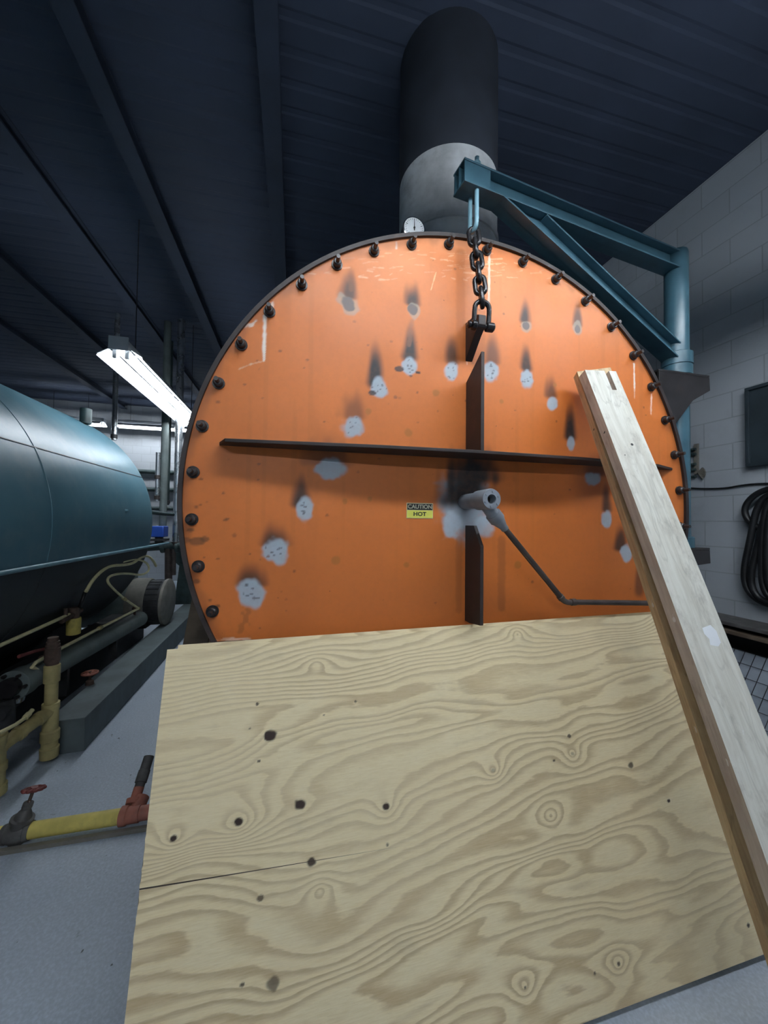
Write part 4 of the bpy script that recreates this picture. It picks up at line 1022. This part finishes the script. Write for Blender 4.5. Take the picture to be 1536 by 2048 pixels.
for k in range(80):
    a = 2*math.pi*k/80; r = .037+.0032*math.cos(10*a); pts.append(c+x_*(r*math.cos(a))+y_*(r*math.sin(a)))
mb = MB().tube(pts, .007, 10, True)
for k in range(5): a = 2*math.pi*k/5; mb.cyl(c, c+x_*(.035*math.cos(a))+y_*(.035*math.sin(a)), .005, 8)
mb.cyl(c-vd*.007, c+vd*.010, .013, 14); obj('handwheel', mb, 'redwheel', gv)

# ================================================================== RIGHT WALL
pn = thing('wall_panel', 'dark slate-blue metal panel mounted on the right block wall', 'panel', (3.09, 1.6, 1.9))
ya, yb = at_x(1497, 860, 3.08).y, 1.25
za, zb_ = 1.905, 2.455
obj('back_plate', MB().box((3.06, yb, za), (3.0995, ya, zb_)), 'panel', pn, smooth=False, bevel=.003)
mb = MB().box((3.045, yb, zb_-.022), (3.06, ya, zb_)).box((3.045, yb, za), (3.06, ya, za+.022)).box((3.045, ya-.022, za+.022), (3.06, ya, zb_-.022)).box((3.045, yb, za+.022), (3.06, yb+.022, zb_-.022))
obj('frame', mb, 'panel', pn, smooth=False, bevel=.002)
mb = MB().tube([at_x(a, b, 3.088) for a, b in ((1360, 974), (1390, 977), (1425, 977.5), (1455, 976), (1480, 971), (1505, 968), (1536, 967), (1580, 966))], .006, 10, smooth=2)
tag(obj('wall_cable', mb, 'rubber', None, tuple(at_x(1440, 977, 3.088))), 'thin black cable strung along the right block wall', 'cable')
ho = thing('hose_coil', 'thick black hose coiled and hung on the right block wall', 'hose', tuple(at_x(1540, 1100, 3.05)))
loops = [[(1560, 975), (1530, 979), (1504, 993), (1489, 1014), (1491, 1034), (1506, 1050), (1530, 1062), (1565, 1070)],
         [(1560, 985), (1528, 992), (1512, 1020), (1506, 1050), (1499, 1085), (1489, 1130), (1488, 1162), (1498, 1186), (1520, 1204), (1560, 1216), (1600, 1180), (1610, 1080), (1590, 1000)],
         [(1575, 1000), (1540, 1010), (1524, 1050), (1514, 1100), (1502, 1145), (1503, 1175), (1518, 1198), (1550, 1208), (1585, 1170), (1590, 1060)],
         [(1570, 990), (1535, 1000), (1525, 1060), (1523, 1120), (1524, 1170), (1540, 1200), (1570, 1190), (1580, 1060)],
         [(1560, 1000), (1538, 1030), (1533, 1100), (1534, 1160), (1548, 1190), (1570, 1150), (1572, 1040)]]
for i, lp in enumerate(loops):
    xx = 3.035-.012*i
    obj('hose_loop', MB().tube([at_x(a, b, xx) for a, b in lp], .019, 14, i > 0, 3), 'rubber', ho)
obj('hook', MB().box((2.95, 1.66, 1.70), (3.0995, 1.70, 1.74)), 'darkgrey', ho, smooth=False)
ck = thing('pipe_clamp_rack', 'rack of short dark pipe clamps on the block wall right of the crane post', 'rack', tuple(at_x(1386, 920, 3.09)))
for yy in (898, 908, 928, 939, 953):
    a, b = at_x(1340, yy, 3.07), at_x(1390, yy, 3.07)
    obj('clamp', MB().cyl((3.075, a.y, b.z), (3.075, b.y, b.z), .011, 12), 'dark_green', ck)
a = at_x(1391, 890, 3.09); obj('backing_strip', MB().box((3.085, a.y-.02, 1.90), (3.0995, a.y+.01, 2.14)), 'dustgrey', ck, smooth=False)
c = at_x(1396, 945, 3.07); mb = MB()
for k in range(9): t = -.9+k*.22; mb.cyl(c, c+Vector((0, -.055*math.cos(t), .055*math.sin(t)-.01)), .006, 6)
obj('rope_tuft', mb, 'dustgrey', ck)

# low bench of planks with wire mesh leaning below it
bn = thing('low_bench', 'long low plank bench with a dark underside along the right block wall', 'bench', (2.95, 1.7, 0))
obj('top_plank', MB().box((2.86, -1.0, .822), (3.0995, 3.4, .846)), 'valvegrey', bn, smooth=False, bevel=.003)
obj('lower_plank', MB().box((2.84, -1.0, .772), (3.0995, 3.4, .796)), 'oldwood', bn, smooth=False, bevel=.003)
mb = MB()
for yy in (-.8, .8, 2.4): mb.box((2.9, yy, 0), (3.05, yy+.08, .772)).box((2.87, yy, .796), (3.07, yy+.08, .822))
obj('leg', mb, 'black', bn, smooth=False)
obj('apron', MB().box((3.0, -1.0, .60), (3.03, 3.4, .772)), 'black', bn, smooth=False)
wm = thing('wire_mesh_panel', 'grey sheet faced with dark wire mesh, leaning under the low bench', 'mesh panel', (2.75, 1.8, 0))
w0, w1 = Vector((2.52, 0, .01)), Vector((2.93, 0, .66))
wd = w1-w0; wn = Vector((-wd.z, 0, wd.x)).normalized()
obj('sheet', MB().obox(w0+Vector((0, .2, 0)), wd, (0, 3.0, 0), -wn*.006), 'sheetgrey', wm, smooth=False)
mb = MB(); nw = 9
for k in range(nw+1): p = w0+wd*(k/nw)+wn*.012; mb.cyl(p+Vector((0, .2, 0)), p+Vector((0, 3.2, 0)), .0019, 6)
for k in range(52): p = w0+Vector((0, .22+k*.058, 0))+wn*.008; mb.cyl(p, p+wd, .0019, 6)
obj('wire_mesh', mb, 'black', wm)
obj('fold_bar', MB().obox(w0+wd*.30+Vector((0, .2, 0))+wn*.012, wd*.07, (0, 3.0, 0), wn*.02), 'black', wm, smooth=False)

bpy.context.view_layer.update()
